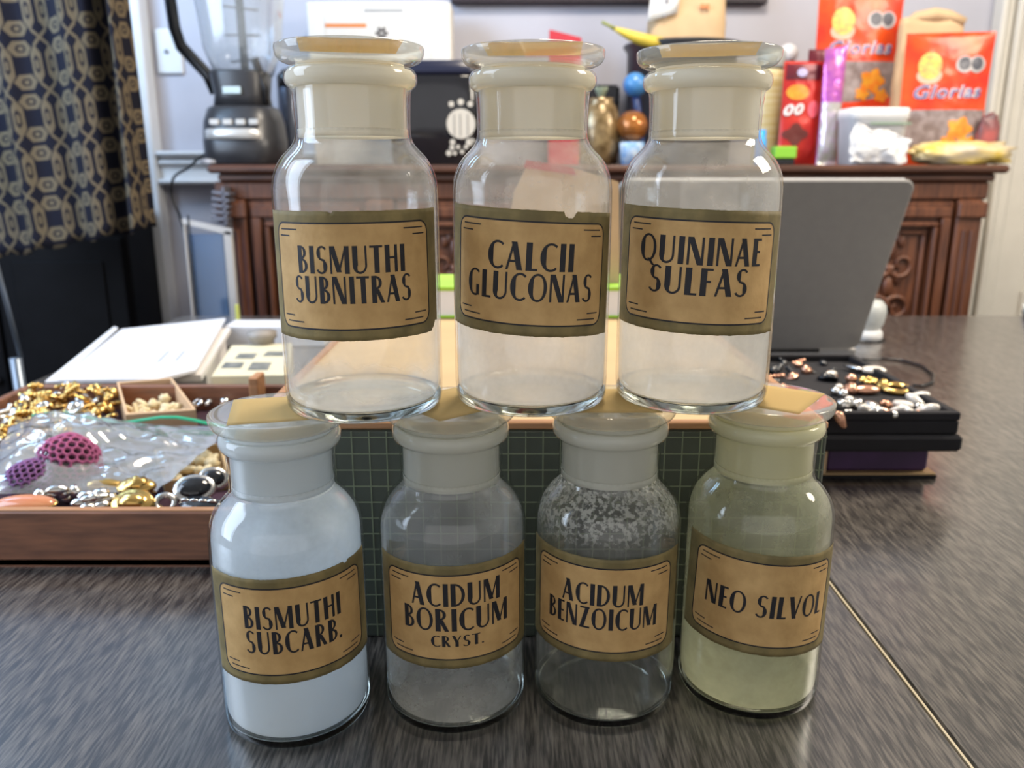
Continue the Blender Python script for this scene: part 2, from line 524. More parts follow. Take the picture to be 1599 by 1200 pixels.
def rrect(hw, hh_, r, lw, n=8, seg=14):
    """rounded rectangle outline as quads"""
    pts = []
    for (cx, cy_, a0) in ((hw - r, hh_ - r, 0), (-hw + r, hh_ - r, 90), (-hw + r, -hh_ + r, 180), (hw - r, -hh_ + r, 270)):
        for i in range(n + 1):
            a = R(a0 + 90 * i / n)
            pts.append((cx, cy_, cos(a), sin(a)))
    O = [(cx + r * c, cy_ + r * s) for cx, cy_, c, s in pts]; I = [(cx + (r - lw) * c, cy_ + (r - lw) * s) for cx, cy_, c, s in pts]
    out = []; k = len(O)
    for i in range(k):
        j = (i + 1) % k
        L_ = hypot(O[j][0] - O[i][0], O[j][1] - O[i][1])
        m_ = max(1, int(L_ / .004))
        for q in range(m_):
            f = lambda A, B, t: (A[0] + (B[0] - A[0]) * t, A[1] + (B[1] - A[1]) * t)
            out.append([f(O[i], O[j], q / m_), f(O[i], O[j], (q + 1) / m_), f(I[i], I[j], (q + 1) / m_), f(I[i], I[j], q / m_)])
    return out


# ------------------------------------------------------------------ apothecary jars
def blown(name, tint, haze=0.0):
    """wall of a blown jar: clear, mirror-like towards its edges"""
    m = bpy.data.materials.new(name); m.use_nodes = True
    nt = m.node_tree; nt.nodes.remove(nt.nodes['Principled BSDF']); N = nt.nodes.new; L = nt.links.new
    tr = N('ShaderNodeBsdfTransparent'); tr.inputs[0].default_value = (*tint, 1)
    g = N('ShaderNodeBsdfGlossy'); g.inputs['Roughness'].default_value = 0.03
    lw = N('ShaderNodeLayerWeight'); lw.inputs[0].default_value = .5
    pw = N('ShaderNodeMath'); pw.operation = 'POWER'; pw.inputs[1].default_value = 4.0; L(lw.outputs['Facing'], pw.inputs[0])
    ma = N('ShaderNodeMath'); ma.operation = 'MULTIPLY_ADD'; ma.inputs[1].default_value = .80; ma.inputs[2].default_value = .045; L(pw.outputs[0], ma.inputs[0])
    if haze:
        d = N('ShaderNodeBsdfDiffuse'); d.inputs[0].default_value = (.88, .88, .82, 1)
        hz = N('ShaderNodeMixShader'); hz.inputs[0].default_value = haze; L(tr.outputs[0], hz.inputs[1]); L(d.outputs[0], hz.inputs[2]); tr = hz
    mx = N('ShaderNodeMixShader'); L(ma.outputs[0], mx.inputs[0]); L(tr.outputs[0], mx.inputs[1]); L(g.outputs[0], mx.inputs[2])
    L(mx.outputs[0], nt.nodes['Material Output'].inputs['Surface'])
    return m


m_glass = blown('clear_jar_glass', (.985, .99, .985))
m_glass_y = blown('faintly_green_jar_glass', (.985, .985, .95))
m_thick = glass('thick_clear_glass', (.97, .985, .975))
m_disc = blown('stopper_glass', (.96, .965, .93), 0.16)


def frost(name, col, seethru=.12):
    m = bpy.data.materials.new(name); m.use_nodes = True
    nt = m.node_tree; N = nt.nodes.new; L = nt.links.new
    nt.nodes.remove(nt.nodes['Principled BSDF'])
    d = N('ShaderNodeBsdfDiffuse'); d.inputs[0].default_value = (*col, 1)
    t = N('ShaderNodeBsdfTranslucent'); t.inputs[0].default_value = (*col, 1)
    tr = N('ShaderNodeBsdfTransparent')
    a = N('ShaderNodeMixShader'); a.inputs[0].default_value = .55
    b = N('ShaderNodeMixShader'); b.inputs[0].default_value = seethru
    L(d.outputs[0], a.inputs[1]); L(t.outputs[0], a.inputs[2]); L(a.outputs[0], b.inputs[1]); L(tr.outputs[0], b.inputs[2])
    L(b.outputs[0], nt.nodes['Material Output'].inputs['Surface'])
    return m


def label_mat(name, c1, c2):
    return mat(name, c1, .62, noise_scale=90, col2=c2, spec=.3, bump=.08, bscale=400)


m_gold = label_mat('olive_gold_label_border', (.265, .205, .085), (.170, .135, .058))
m_tan = label_mat('aged_tan_label_paper', (.64, .415, .175), (.52, .325, .130))
m_ink = mat('black_label_ink', (.012, .012, .018), .6, noise_amt=.3, noise_scale=300)
m_ink2 = mat('rubbed_label_ink', (.045, .035, .028), .6, noise_amt=.5, noise_scale=300)
m_slip = frost('yellowed_stopper_label', (.78, .62, .33), 0.12)

RB = .0398
PROF_OUT = [(.0, .0028), (.018, .0024), (.030, .0004), (.0362, .0), (.0380, .0010), (.0391, .0034), (.0397, .0075), (.0398, .015), (.0398, .060),
            (.0398, .104), (.0395, .1085), (.0386, .1130), (.0368, .1175), (.0342, .1213), (.0312, .1243), (.0288, .1268), (.0276, .1292),
            (.0270, .1322), (.0271, .1400), (.0276, .1500), (.0281, .1515), (.0296, .1522), (.0307, .1540), (.0310, .1560), (.0307, .1580), (.0296, .1598), (.0284, .1604)]
PROF_IN = [(.0278, .1600), (.0264, .1580), (.0258, .1450), (.0258, .1330), (.0262, .1292), (.0274, .1266), (.0298, .1240), (.0328, .1208), (.0354, .1170), (.0372, .1128),
           (.0382, .1084), (.0386, .1035), (.0386, .060), (.0386, .012), (.0380, .0078), (.0362, .0056), (.032, .0046), (.018, .0052), (.0, .0058)]


def smooth_prof(p, k=2):
    for _ in range(k):
        q = [p[0]]
        for i in range(len(p) - 1):
            a, b = p[i], p[i + 1]
            q += [(a[0] * .75 + b[0] * .25, a[1] * .75 + b[1] * .25), (a[0] * .25 + b[0] * .75, a[1] * .25 + b[1] * .75)]
        q.append(p[-1]); p = q
    return p


jar_mesh = None


def jar(X, Y, z, label, lines, off, tilt, filmm, powder=None, lab=(.0405, .0980), gm=None, nick=None, frostm=None, wide=.098, slip=None,
        inkm=None, textoff=0.0, goldm=None, lift=.004, group=None):
    global jar_mesh
    face = atan2(-X, Y)          # world direction the front of the jar has to turn to look at the viewer
    t = thing('apothecary_jar', label, 'jar', (X, Y, z), group='stacked apothecary jars')
    t.scale = (1, 1, HS)
    gm = gm or m_glass
    if jar_mesh is None:
        prof = smooth_prof(PROF_OUT) + smooth_prof(PROF_IN)
        g = MB().lathe(prof, 72).build('glass_body', gm, t, merge=True)
        jar_mesh = g.data
    else:
        me = jar_mesh if gm is m_glass else jar_mesh.copy()
        if gm is not m_glass: me.materials[0] = gm
        g = bpy.data.objects.new('glass_body', me); COL.objects.link(g); g.parent = t
    # dust on the inner wall
    e = .0003
    ip = [(max(0, r - e), zz - (e if zz > .1 and r < .036 else 0)) for r, zz in smooth_prof(PROF_IN[4:-1])]
    ip = [(r, zz if zz > .010 else zz + e) for r, zz in ip] + [(0, .0062)]
    MB().lathe(ip, 48).build('powder_film', filmm, t, merge=True)
    if powder:
        hp, pm = powder
        pr = [(0, .0084), (.030, .0080), (.0345, .0088), (.0358, .012), (.0360, hp * .8), (.0355, hp), (.0, hp * .93)]

        def pf_(): pass
        mb = MB().lathe(pr, 40)
        mb.v = [(x, y, zz + (.0016 * sin(x * 130 + 1) * cos(y * 110) if zz > hp * .7 else 0)) for x, y, zz in mb.v]
        mb.build('powder', pm, t, merge=True)
    # label: border paper, inner panel, printed rule and letters
    z0, z1 = lab; zc = (z0 + z1) / 2; hw, hh_ = wide / 2, (z1 - z0) / 2
    Rl = RB + .00012
    a0 = face + R(off)
    ct, stl = cos(R(tilt)), sin(R(tilt))

    def surf(d):
        def fn(u, v):
            u2, v2 = u * ct - v * stl, u * stl + v * ct
            a = a0 + u2 / RB
            return Vector(((Rl + d) * sin(a), -(Rl + d) * cos(a), zc + v2))
        return fn
    s0 = surf(0)
    rnd = random.Random(len(label) * 7 + int(X * 1000))
    ph = rnd.random() * 9

    def edge(u, v):
        uu = (u - .5) * 2 * hw; vv = (v - .5) * 2 * hh_
        j = .00022 * (noise.noise((uu * 900, ph, v)) + noise.noise((uu * 250, ph, v * 3)))
        if v > .5: vv += j * (v - .5) * 2
        else: vv += j * (.5 - v) * 2
        if nick:
            for (nu, nv, nr) in nick:
                dxn = uu - nu * hw; dyn = vv - nv * hh_
                dist = hypot(dxn, dyn * .9)
                lim = nr * (1 + .35 * noise.noise((uu * 700, vv * 700, 3)))
                if dist < lim:
                    if abs(nv) >= abs(nu) or abs(nu) < .9:
                        vv = nv * hh_ - math.copysign(sqrt(max(0, lim * lim - dxn * dxn)), nv) if abs(nv) > .8 else vv
                    else:
                        uu = nu * hw - math.copysign(sqrt(max(0, lim * lim - dyn * dyn)), nu)
        return s0(uu, vv)
    lb = MB().grid(edge, 110, 26).build('paper_label', goldm or m_gold, t)
    so = lb.modifiers.new('paper', 'SOLIDIFY'); so.thickness = .0001; so.offset = 1
    s1 = surf(.00016)
    ihw, ihh = hw - .0085, hh_ - .0052
    rr = .0055
    pn = MB()

    def panel(u, v):
        uu = (u - .5) * 2 * ihw; vv = (v - .5) * 2 * ihh
        ex = abs(uu) - (ihw - rr)
        if ex > 0:
            lim = ihh - rr + sqrt(max(0, rr * rr - ex * ex))
            vv = vv / ihh * lim
        return s1(uu, vv)
    pn.grid(panel, 60, 10).build('tan_panel', m_tan, lb)
    pr_ = MB(); s2 = surf(.00024)
    decal(pr_, rrect(ihw + .0004, ihh + .0004, rr + .0002, .00075), s2)
    for sx in (-1, 1):
        for sy in (-1, 1):
            for k, (ln, dy) in enumerate(((.0115, .0028), (.0075, .0056))):
                xa = ihw - .0035 - (0 if k == 0 else -.0010)
                y_ = sy * (ihh - dy)
                if sy < 0: ln, xa = (.0115, ihw - .0045) if k == 0 else (.0075, ihw - .0025)
                qs = hb(xa - ln, xa, y_ - .0003, .0006, 4)
                decal(pr_, [[(sx * px, py) for px, py in (q if sx > 0 else q[::-1])] for q in qs], s2)
    decal(pr_, [q for q in []], s2)
    pr_.build('printed_rule', inkm or m_ink, lb)
    tx = MB()
    for (s, wd, h_, base) in lines:
        decal(tx, text_polys(s, textoff, base, wd, h_), s2)
    tx.build('lettering', inkm or m_ink, lb)
    # stopper: clear disc, ground frosted plug, and the paper slip on top
    sp = MB()
    sz = .0017 + .1604
    dp = [(0, sz), (.0225, sz), (.0285, sz + .0001), (.0318, sz + .0008), (.0336, sz + .0024), (.0344, sz + .0042), (.0346, sz + .0068), (.0344, sz + .0076), (.0336, sz + .0081), (.0250, sz + .0081), (0, sz + .0081)]
    sp.lathe(smooth_prof(dp, 2), 64)
    spo = sp.build('stopper_disc', m_disc, t, merge=True)
    bs = [(0, .0027), (.018, .0023), (.030, .0006), (.0361, .0002), (.0378, .0012), (.0388, .0035), (.0392, .0062), (.0387, .0066), (.0378, .0062), (.0362, .0052), (.032, .0043), (.018, .0049), (0, .0054)]
    MB().lathe(smooth_prof(bs, 2), 64).build('thick_base', m_thick, t, merge=True)
    pl = [(0, sz - .0002), (.0250, sz - .0002), (.0255, sz - .004), (.0254, sz - .028), (.0249, sz - .0295), (.0215, sz - .0297), (.0215, sz - .006), (0, sz - .005)]
    MB().lathe(pl, 48, smooth=True).build('ground_plug', frostm, spo, merge=True)
    # ground lip and the ground band inside the neck
    MB().lathe([(.0262, .1515), (.0286, .1520), (.0300, .1536), (.0304, .1556), (.0300, .1578), (.0286, .1594), (.0272, .1594), (.0266, .1575)], 48, closed=True).build('ground_lip', frostm, t, merge=True)
    MB().lathe([(.0256, .1300), (.0259, .1300), (.0259, .1335), (.0256, .1335)], 48, closed=True).build('ground_band', frostm, t, merge=True)
    sl = slip if slip is not None else 20
    a = R(sl)
    M = Matrix.Translation((0, 0, sz + .0083)) @ Matrix.Rotation(a, 4, 'Z')
    q = .0232
    MB().grid(lambda u, v: ((u - .5) * 2 * q, (v - .5) * 2 * q, .00005 * sin(u * 9)), 8, 8, M=M).build('top_label', m_slip_top if z > .05 else m_slip, spo).modifiers.new('paper', 'SOLIDIFY').thickness = .00012
    return t


HS = 1.0177
H_J = (.1604 + .0017 + .0081 + .0006) * HS
warm_dust = (.80, .77, .72)
film_T1 = film('dust_in_bismuthi_subnitras', (.86, .82, .76), .06, .24, .008, .017, .50, .0, 55)
film_T2 = film('dust_in_calcii', (.92, .87, .82), .10, .34, .030, .085, .38, .0, 50)
film_T3 = film('dust_in_quininae', (.90, .87, .83), .10, .34, .030, .085, .38, .0, 50)
film_L1 = film('dust_in_subcarb', (.84, .90, .95), .66, .92, .085, .120, .25, -.35, 40)
film_L2 = film('dust_in_boricum', (.74, .75, .76), .10, .34, .020, .060, .08, .0, 45)
film_L3 = film('dust_in_benzoicum', (.78, .78, .74), .02, .12, None, None, scale=90, crust=(.098, .116, .75))
film_L4 = film('dust_in_silvol', (.78, .80, .62), .14, .42, .015, .055, .30, .0, 45)
m_slip_top = frost('amber_stopper_label', (.95, .74, .26), 0.0)
fr_top = frost('cream_ground_glass', (.97, .94, .85), .06)
fr_low = frost('grey_ground_glass', (.88, .88, .82), .10)
fr_blue = frost('bluish_ground_glass', (.88, .91, .92), .08)
fr_yel = frost('yellowish_ground_glass', (.89, .88, .72), .10)

TOPZ = H_J
two = lambda a, wa, b, wb, h=.0122, up=.0015, gapv=.0012: [(a, wa, h, up + gapv / 2), (b, wb, h, up - gapv / 2 - h)]
jar(-.1192, .4030, 0, 'glass jar full of pale bluish powder, label reading BISMUTHI SUBCARB.', two('BISMUTHI', .050, 'SUBCARB.', .050, .0122, .0012),
    0, .8, film_L1, lab=(.040, .097), frostm=fr_blue, slip=14, nick=[(.62, 1.0, .0014)], inkm=m_ink)
jar(-.0323, .4148, 0, 'hazy grey glass jar in the bottom row with label reading ACIDUM BORICUM CRYST.',
    [('ACIDUM', .048, .0125, .0065), ('BORICUM', .058, .0125, -.0073), ('CRYST.', .028, .0062, -.0160)],
    2, .6, film_L2, lab=(.041, .098), frostm=fr_low, slip=40)
jar(.0524, .4195, 0, 'clear glass jar with flaky white crust at its shoulder, label reading ACIDUM BENZOICUM', two('ACIDUM', .044, 'BENZOICUM', .062, .0120, .0020),
    -2, -.8, film_L3, lab=(.042, .099), frostm=fr_low, slip=0)
jar(.1375, .4262, 0, 'greenish yellow tinted glass jar with label reading NEO SILVOL', [('NEO SILVOL', .068, .0125, -.0065)],
    9, -3.2, film_L4, lab=(.041, .098), gm=m_glass_y, frostm=fr_yel, slip=55, textoff=.002)
jar(-.0757, .4110, TOPZ, 'glass jar on the top row, label with torn corner reading BISMUTHI SUBNITRAS', two('BISMUTHI', .0515, 'SUBNITRAS', .0575, .0122, .0010),
    -6, 0.5, film_T1, frostm=fr_top, slip=12, nick=[(1.0, -1.0, .005), (-.15, 1.0, .0009)])
jar(.0100, .4222, TOPZ, 'glass jar on the top row, chipped label reading CALCII GLUCONAS', two('CALCII', .042, 'GLUCONAS', .066, .0128, .0010),
    -1, -3, film_T2, frostm=fr_top, slip=-3, nick=[(.36, 1.0, .0030)])
jar(.0951, .4260, TOPZ, 'glass jar on the top row with intact label reading QUININAE SULFAS', two('QUININAE', .062, 'SULFAS', .049, .0128, .0030),
    2, -2, film_T3, frostm=fr_top, slip=-12)

# ------------------------------------------------------------------ green gridded box behind the jars
m_mat = mat('dark_green_cutting_paper', (.058, .070, .054), .55, noise_amt=.25, noise_scale=30)
m_line = mat('pale_green_grid_print', (.20, .235, .15), .6)
m_ply = mat('orange_brown_wood', (.48, .24, .11), .45, noise_amt=.3, noise_scale=8, stretch=(2, 30, 30))
m_card = mat('tan_cardboard', (.56, .38, .19), .7, noise_amt=.12, noise_scale=12)
GX0, GX1, GY0, GY1, GH = -.160, .190, .472, .98, .145
gb = thing('gridded_box', 'wooden box behind the jars, covered in dark green paper printed with a grid', 'box', ((GX0 + GX1) / 2, GY0, 0))
hwx = (GX1 - GX0) / 2; dy_ = GY1 - GY0
MB().box(-hwx, hwx, 0, dy_, 0, GH - .005, .0015).build('carcass', m_mat, gb)
rim = MB(); th = .006
rim.box(-hwx, hwx, 0, th, GH - .005, GH, .001); rim.box(-hwx, hwx, dy_ - th, dy_, GH - .005, GH, .001)
rim.box(-hwx, -hwx + th, th, dy_ - th, GH - .005, GH, .001); rim.box(hwx - th, hwx, th, dy_ - th, GH - .005, GH, .001)
rim.build('wooden_rim', m_ply, gb)
MB().box(-hwx + th, hwx - th, th, dy_ - th, GH - .005, GH - .002).build('cardboard_top', m_card, gb)
gl = MB()
sp_ = .0105; lw = .0006
k = 1
while k * sp_ < 2 * hwx:
    x = -hwx + k * sp_; gl.box(x, x + lw, -.0003, .0001, .001, GH - .006); k += 1
k = 0
while k * sp_ < GH - .012:
    z = GH - .010 - k * sp_; gl.box(-hwx + .001, hwx - .001, -.0003, .0001, z, z + lw)
    gl.box(hwx - .0001, hwx + .0003, .001, dy_ - .001, z, z + lw); k += 1
k = 1
while k * sp_ < dy_:
    gl.box(hwx - .0001, hwx + .0003, k * sp_, k * sp_ + lw, .001, GH - .006); k += 1
gl.build('grid_print', m_line, gb)['kind'] = 'stuff'

# white and green book on the box, tan folder standing behind it
m_white = mat('white_paper', (.80, .80, .80), .6, noise_amt=.03)
m_green = mat('bright_green_cover', (.35, .62, .06), .5, noise_amt=.1)
pz = GH
X0, X1, _, _ = ext(655, 480, 1010, 500, .80)
bk = thing('book', 'thick white book with bright green cover lying behind the top row of jars', 'book', ((X0 + X1) / 2, .835, GH - .0015))
bw, bd, bh = (X1 - X0) / 2, .10, .033
MB().box(-bw, bw, 0, bd, .0, .003, .0008).build('lower_cover', m_green, bk)
MB().box(-bw, bw, 0, bd, bh - .005, bh, .0012).build('upper_cover', m_green, bk)
MB().box(-bw + .002, bw - .002, .0015, bd - .003, .003, bh - .005).build('pages', m_white, bk)
m_kraft = mat('kraft_paper', (.60, .42, .24), .75, noise_amt=.12, noise_scale=18, bump=.2)
m_red = mat('red_paper', (.55, .03, .05), .5, noise_amt=.1)


def slab(poly, Y, th, M=None):
    """solid plate of thickness th with a traced outline standing at distance Y, poly in frame pixels"""
    pts = [at_y(x, y, Y) for x, y in poly]
    n = len(pts)
    vs = [tuple(p) for p in pts] + [(p.x, p.y + th, p.z) for p in pts]
    fs = [tuple(range(n))[::-1], tuple(range(n, 2 * n))] + [(i, (i + 1) % n, n + (i + 1) % n, n + i) for i in range(n)]
    return MB().add(vs, fs)


tfp = thing('kraft_folder', 'tan kraft folder with a red tab standing on the book behind the middle top jar', 'folder', (0, .85, GH + bh))
o = slab([(795, 452), (797, 335), (803, 300), (822, 262), (850, 258), (900, 264), (966, 284), (968, 452)], .86, .022).build('folder_body', m_kraft, tfp)
o.location = -tfp.location
o = slab([(818, 262), (822, 250), (895, 262), (900, 274)], .853, .006).build('red_tab', m_red, tfp); o.location = -tfp.location

# ------------------------------------------------------------------ laptop seen from behind
m_alu = mat('brushed_aluminium', (.36, .345, .33), .45, .55, noise_amt=.05, noise_scale=60)
m_alu2 = mat('laptop_edge', (.80, .80, .80), .3, .6)
hl = at_z(1337, 553, .006); tr_ = at_y(1424, 280, hl.y - .13)
lt = thing('laptop', 'open silver laptop seen from the back, right of the top row of jars', 'laptop', (hl.x - .2025, hl.y, 0))
wl = .405; LL = hypot(.13, tr_.z - .016); ang = atan2(.13, tr_.z - .016)
MB().box(-wl / 2, wl / 2, 0, .27, .002, .016, .003).build('keyboard_base', m_alu, lt)
MB().tube([(-wl * .35, .002, .014), (wl * .35, .002, .014)], .006, 10).build('hinge', m_dark, lt)


def rplate(w_, h_, r, th, n=8):
    pts = []
    for cx, cz, a0 in ((w_ / 2 - r, h_ - r, 0), (-w_ / 2 + r, h_ - r, 90), (-w_ / 2 + r, r, 180), (w_ / 2 - r, r, 270)):
        for i in range(n + 1):
            a = R(a0 + 90 * i / n); pts.append((cx + r * cos(a), cz + r * sin(a)))
    n = len(pts); c = th * .3
    vs = []
    for k, (y, s) in enumerate(((0, c), (c, 0), (th - c, 0), (th, c))):
        for x, z in pts:
            L_ = 1 - s / (w_ / 2); vs.append((x * L_, y, h_ / 2 + (z - h_ / 2) * (1 - s / (h_ / 2))))
    fs = [tuple(range(n))[::-1], tuple(range(3 * n, 4 * n))]
    for k in range(3): fs += [(k * n + i, k * n + (i + 1) % n, k * n + n + (i + 1) % n, k * n + n + i) for i in range(n)]
    return MB().add(vs, fs)


sc_ = rplate(wl, LL, .014, .006).build('screen_lid', m_alu, lt, loc=(0, -.004, .014), rot=(ang, 0, 0))
MB().box(-wl / 2 + .014, wl / 2 - .014, .0035, .0075, LL - .003, LL + .0008, .001).build('lid_edge', m_alu2, sc_)
MB().box(-wl / 2 + .01, wl / 2 - .01, .006, .007, .012, LL - .01).build('display', mat('laptop_display', (.02, .02, .025), .2), sc_)

# clear plastic tape roll stand right of the laptop
m_clearp = mat('cloudy_clear_plastic', (.62, .64, .62), .35, alpha=.75, noise_amt=.2, noise_scale=30)
p = at_z(1352, 532, 0)
tp = thing('plastic_cup', 'cloudy plastic cup with a white base standing by the laptop', 'cup', (p.x, p.y + .01, 0))
MB().lathe([(0, .001), (.027, .001), (.030, .004), (.030, .014), (.026, .020), (0, .020)], 28).build('white_base', m_white, tp)
MB().lathe([(.025, .020), (.030, .030), (.033, .050), (.031, .062), (.024, .070), (0, .072)], 28).build('cup_body', m_clearp, tp)
MB().lathe([(.034, 0), (.036, .001), (.034, .003), (0, .003)], 28).build('black_foot', m_dark, tp)
# black cable on the table
pts = [at_z(x, y, .003) for x, y in ((1345, 562), (1380, 560), (1410, 563), (1440, 572), (1457, 585), (1456, 597), (1440, 603), (1425, 602))]
cb = []
for i in range(len(pts) - 1):
    for k in range(4): cb.append(pts[i].lerp(pts[i + 1], k / 4))
cb.append(pts[-1])
tag(MB().tube(cb, .0022, 8).build('power_cable', m_dark), 'thin black cable curling on the table right of the jewelry tray', 'cable')
# white booklet at the right edge of the frame
p = at_z(1566, 497, 0)
bl = thing('booklet', 'white booklet lying near the table\'s far edge by the cream door', 'booklet', (p.x + .0, p.y - .08, 0), rot=(0, 0, R(-28)))
MB().box(0, .26, 0, .17, 0, .005, .001).build('back_cover', m_dark, bl)
MB().box(.002, .26, .002, .168, .005, .016, .001).build('pages', m_white, bl)
MB().box(0, .26, 0, .17, .016, .018, .0005).build('cover', m_white, bl)

# ------------------------------------------------------------------ sideboard
m_oak = mat('carved_oak', (.150, .052, .022), .42, noise_scale=9, stretch=(18, 18, 1.2), col2=(.062, .021, .011), bump=.15)
m_oakd = mat('dark_oak_top', (.100, .040, .022), .38, noise_scale=9, stretch=(1.2, 18, 18), col2=(.045, .018, .012), bump=.1)
SY = 1.90
sl = at_y(345, 300, SY); sr = at_y(1532, 300, SY)
zt = (at_y(1400, 253, SY - .04).z + at_y(500, 262, SY - .04).z) / 2
tl = at_y(322, 270, SY - .04).x; trr = at_y(1580, 262, SY - .04).x
sbx = (sl.x + sr.x) / 2
sb = thing('sideboard', 'carved dark brown oak sideboard against the back wall', 'sideboard', (sbx, SY, -.76))
sw2 = (sr.x - sl.x) / 2; ztt = zt + .76
MB().box(-sw2, sw2, 0, .45, .12, ztt - .03, .004).build('carcass', m_oak, sb)
tpb = MB()
tpb.box(tl - sbx, trr - sbx, -.04, .47, ztt - .018, ztt, .006)
tpb.box(tl - sbx + .018, trr - sbx - .022, -.025, .46, ztt - .036, ztt - .018, .005)
tpb.build('top_board', m_oakd, sb)
m2 = MB()
m2.box(-sw2 - .01, sw2 + .01, -.014, .0, ztt - .075, ztt - .036, .004)
m2.build('frieze', m_oak, sb)
for sx in (-1, 1):
    for yy in (.03, .42):
        MB().lathe([(.0, 0), (.025, 0), (.035, .02), (.03, .05), (.02, .07), (.035, .1), (.04, .12), (0, .12)], 20, M=Matrix.Translation((sx * (sw2 - .06), yy, 0))).build('foot', m_oak, sb)
# doors: 4 framed panels with fluted pilasters between; the end ones carry carved scrolls
nd = 4; span = 2 * sw2
pil = .058
dw = (span - 6 * pil) / 5
for i in range(6):
    x = -sw2 + i * (dw + pil)
    mb = MB().box(x, x + pil, -.022, 0, .12, ztt - .075, .004)
    for k in range(2):
        mb.box(x + .014 + k * .018, x + .024 + k * .018, -.028, -.022, .2, ztt - .14, .003)
    mb.box(x - .004, x + pil + .004, -.034, -.02, ztt - .115, ztt - .08, .004)
    mb.build('pilaster', m_oak, sb)
for i in range(5):
    x = -sw2 + pil + i * (dw + pil); zt0 = ztt - .08
    dr = MB().box(x + .004, x + dw - .004, -.012, 0, .16, zt0, .003).build('door', m_oak, sb)
    fr_ = MB()
    for k, (inn, y0, wd) in enumerate(((.012, -.026, .022), (.044, -.034, .010), (.062, -.022, .010))):
        a0_, a1_, b0_, b1_ = x + inn, x + dw - inn, .17 + inn, zt0 - inn
        fr_.box(a0_, a1_, y0, -.012, b1_ - wd, b1_, .003); fr_.box(a0_, a1_, y0, -.012, b0_, b0_ + wd, .003)
        fr_.box(a0_, a0_ + wd, y0, -.012, b0_ + wd, b1_ - wd, .003); fr_.box(a1_ - wd, a1_, y0, -.012, b0_ + wd, b1_ - wd, .003)
    fr_.build('door_moulding', m_oak, dr)
    # carved scroll ornament
    cx = x + dw / 2; cv = MB()
    for s in (-1, 1):
        for q, zc in enumerate((zt0 - .14, zt0 - .24, zt0 - .34)):
            pts = []
            for k in range(22):
                a = k / 21 * 2 * pi * 1.25; r = .032 * (1 - k / 26)
                pts.append((cx + s * (.026 - r * cos(a)), -.016, zc + (1 if q % 2 else -1) * r * sin(a)))
            cv.tube(pts, [.0075 * (1 - k / 30) for k in range(22)], 7)
    for zc in (zt0 - .105, zt0 - .19, zt0 - .29, zt0 - .39):
        cv.ball((cx, -.014, zc), .016, 12, 8, sx=.8, sy=.7, sz=1.6)
        for a in (-50, -25, 25, 50):
            cv.ball((cx + sin(R(a)) * .03, -.014, zc + cos(R(a)) * .026), .012, 8, 6, sx=.6, sy=.5, sz=1.2)
    cv.build('carved_ornament', m_oak, dr)
    MB().ball((x + dw - .034 if i % 2 == 0 else x + .034, -.040, zt0 - .3), .010, 12, 8).build('knob', m_oakd, dr)
ZT = zt  # standing height on the sideboard


def on_board(x, Y):
    """foot point on top of the sideboard under frame column x at distance Y"""
    p = at_y(x, 260, Y); return (p.x, Y, ZT)


def pxm(n, Y): return n * Y * 1.0 / F * 1.0


# ------------------------------------------------------------------ blender appliance
m_jug = plastic_film('clear_jug_plastic', (.88, .91, .94), .35, .22)
m_grey = mat('silver_plastic', (.55, .53, .50), .3, .4)
m_bk2 = mat('charcoal_plastic', (.030, .030, .034), .35, noise_amt=.2, noise_scale=40)
YB = 1.965
fx, fy, fz = on_board(388, YB)
s = YB * .985 / F    # metres per frame pixel at this distance
bl_ = thing('blender', 'black countertop blender with clear jug at the left end of the sideboard', 'blender', (fx, fy, fz))


def loft(mb, secs, n=24, p=3.2, M=None):
    """rounded-square sections (cx, cy, z, halfwidth, halfdepth)"""
    vs = []; fs = []
    for cx, cyy, z, a, b in secs:
        for i in range(n):
            t = 2 * pi * i / n; c, s_ = cos(t), sin(t)
            vs.append((cx + a * math.copysign(abs(c) ** (2 / p), c), cyy + b * math.copysign(abs(s_) ** (2 / p), s_), z))
    m = len(secs)
    for k in range(m - 1):
        for i in range(n):
            fs.append((k * n + i, k * n + (i + 1) % n, k * n + n + (i + 1) % n, k * n + n + i))
    fs.append(tuple(range(n))[::-1]); fs.append(tuple(range((m - 1) * n, m * n)))
    return mb.add(vs, fs, True, M)


loft(MB(), [(0, 0, 0, 52 * s, 56 * s), (0, 0, 3 * s, 56 * s, 60 * s), (0, 0, 35 * s, 57 * s, 62 * s), (0, 0, 37 * s, 57 * s, 60 * s),
            (0, 0, 62 * s, 55 * s, 56 * s), (0, 2 * s, 80 * s, 50 * s, 48 * s), (0, 3 * s, 84 * s, 46 * s, 46 * s)]).build('motor_base', m_bk2, bl_)
loft(MB(), [(-2 * s, -10 * s, 36 * s, 47 * s, 54 * s), (-2 * s, -10 * s, 37 * s, 49 * s, 56 * s), (-2 * s, -9 * s, 50 * s, 48 * s, 55 * s), (-2 * s, -9 * s, 51 * s, 46 * s, 52 * s)]).build('silver_band', m_grey, bl_)
bt = MB()
for i in range(4):
    bt.box((-34 + i * 19) * s, (-20 + i * 19) * s, -59 * s, -50 * s, 56 * s, 64 * s, .002)
bt.build('button', m_grey, bl_)
bpz = (84 - 62) * 1.0
loft(MB(), [(0, 0, 84 * s, 40 * s, 40 * s), (0, 0, 100 * s, 38 * s, 38 * s), (0, 0, 130 * s, 42 * s, 42 * s), (0, 0, 134 * s, 40 * s, 40 * s)]).build('jug_collar', m_bk2, bl_)
MB().box(-16 * s, 10 * s, -43 * s, -40 * s, 100 * s, 110 * s, .001).build('badge', mat('pale_badge', (.5, .62, .66), .4), bl_)
jb = MB()
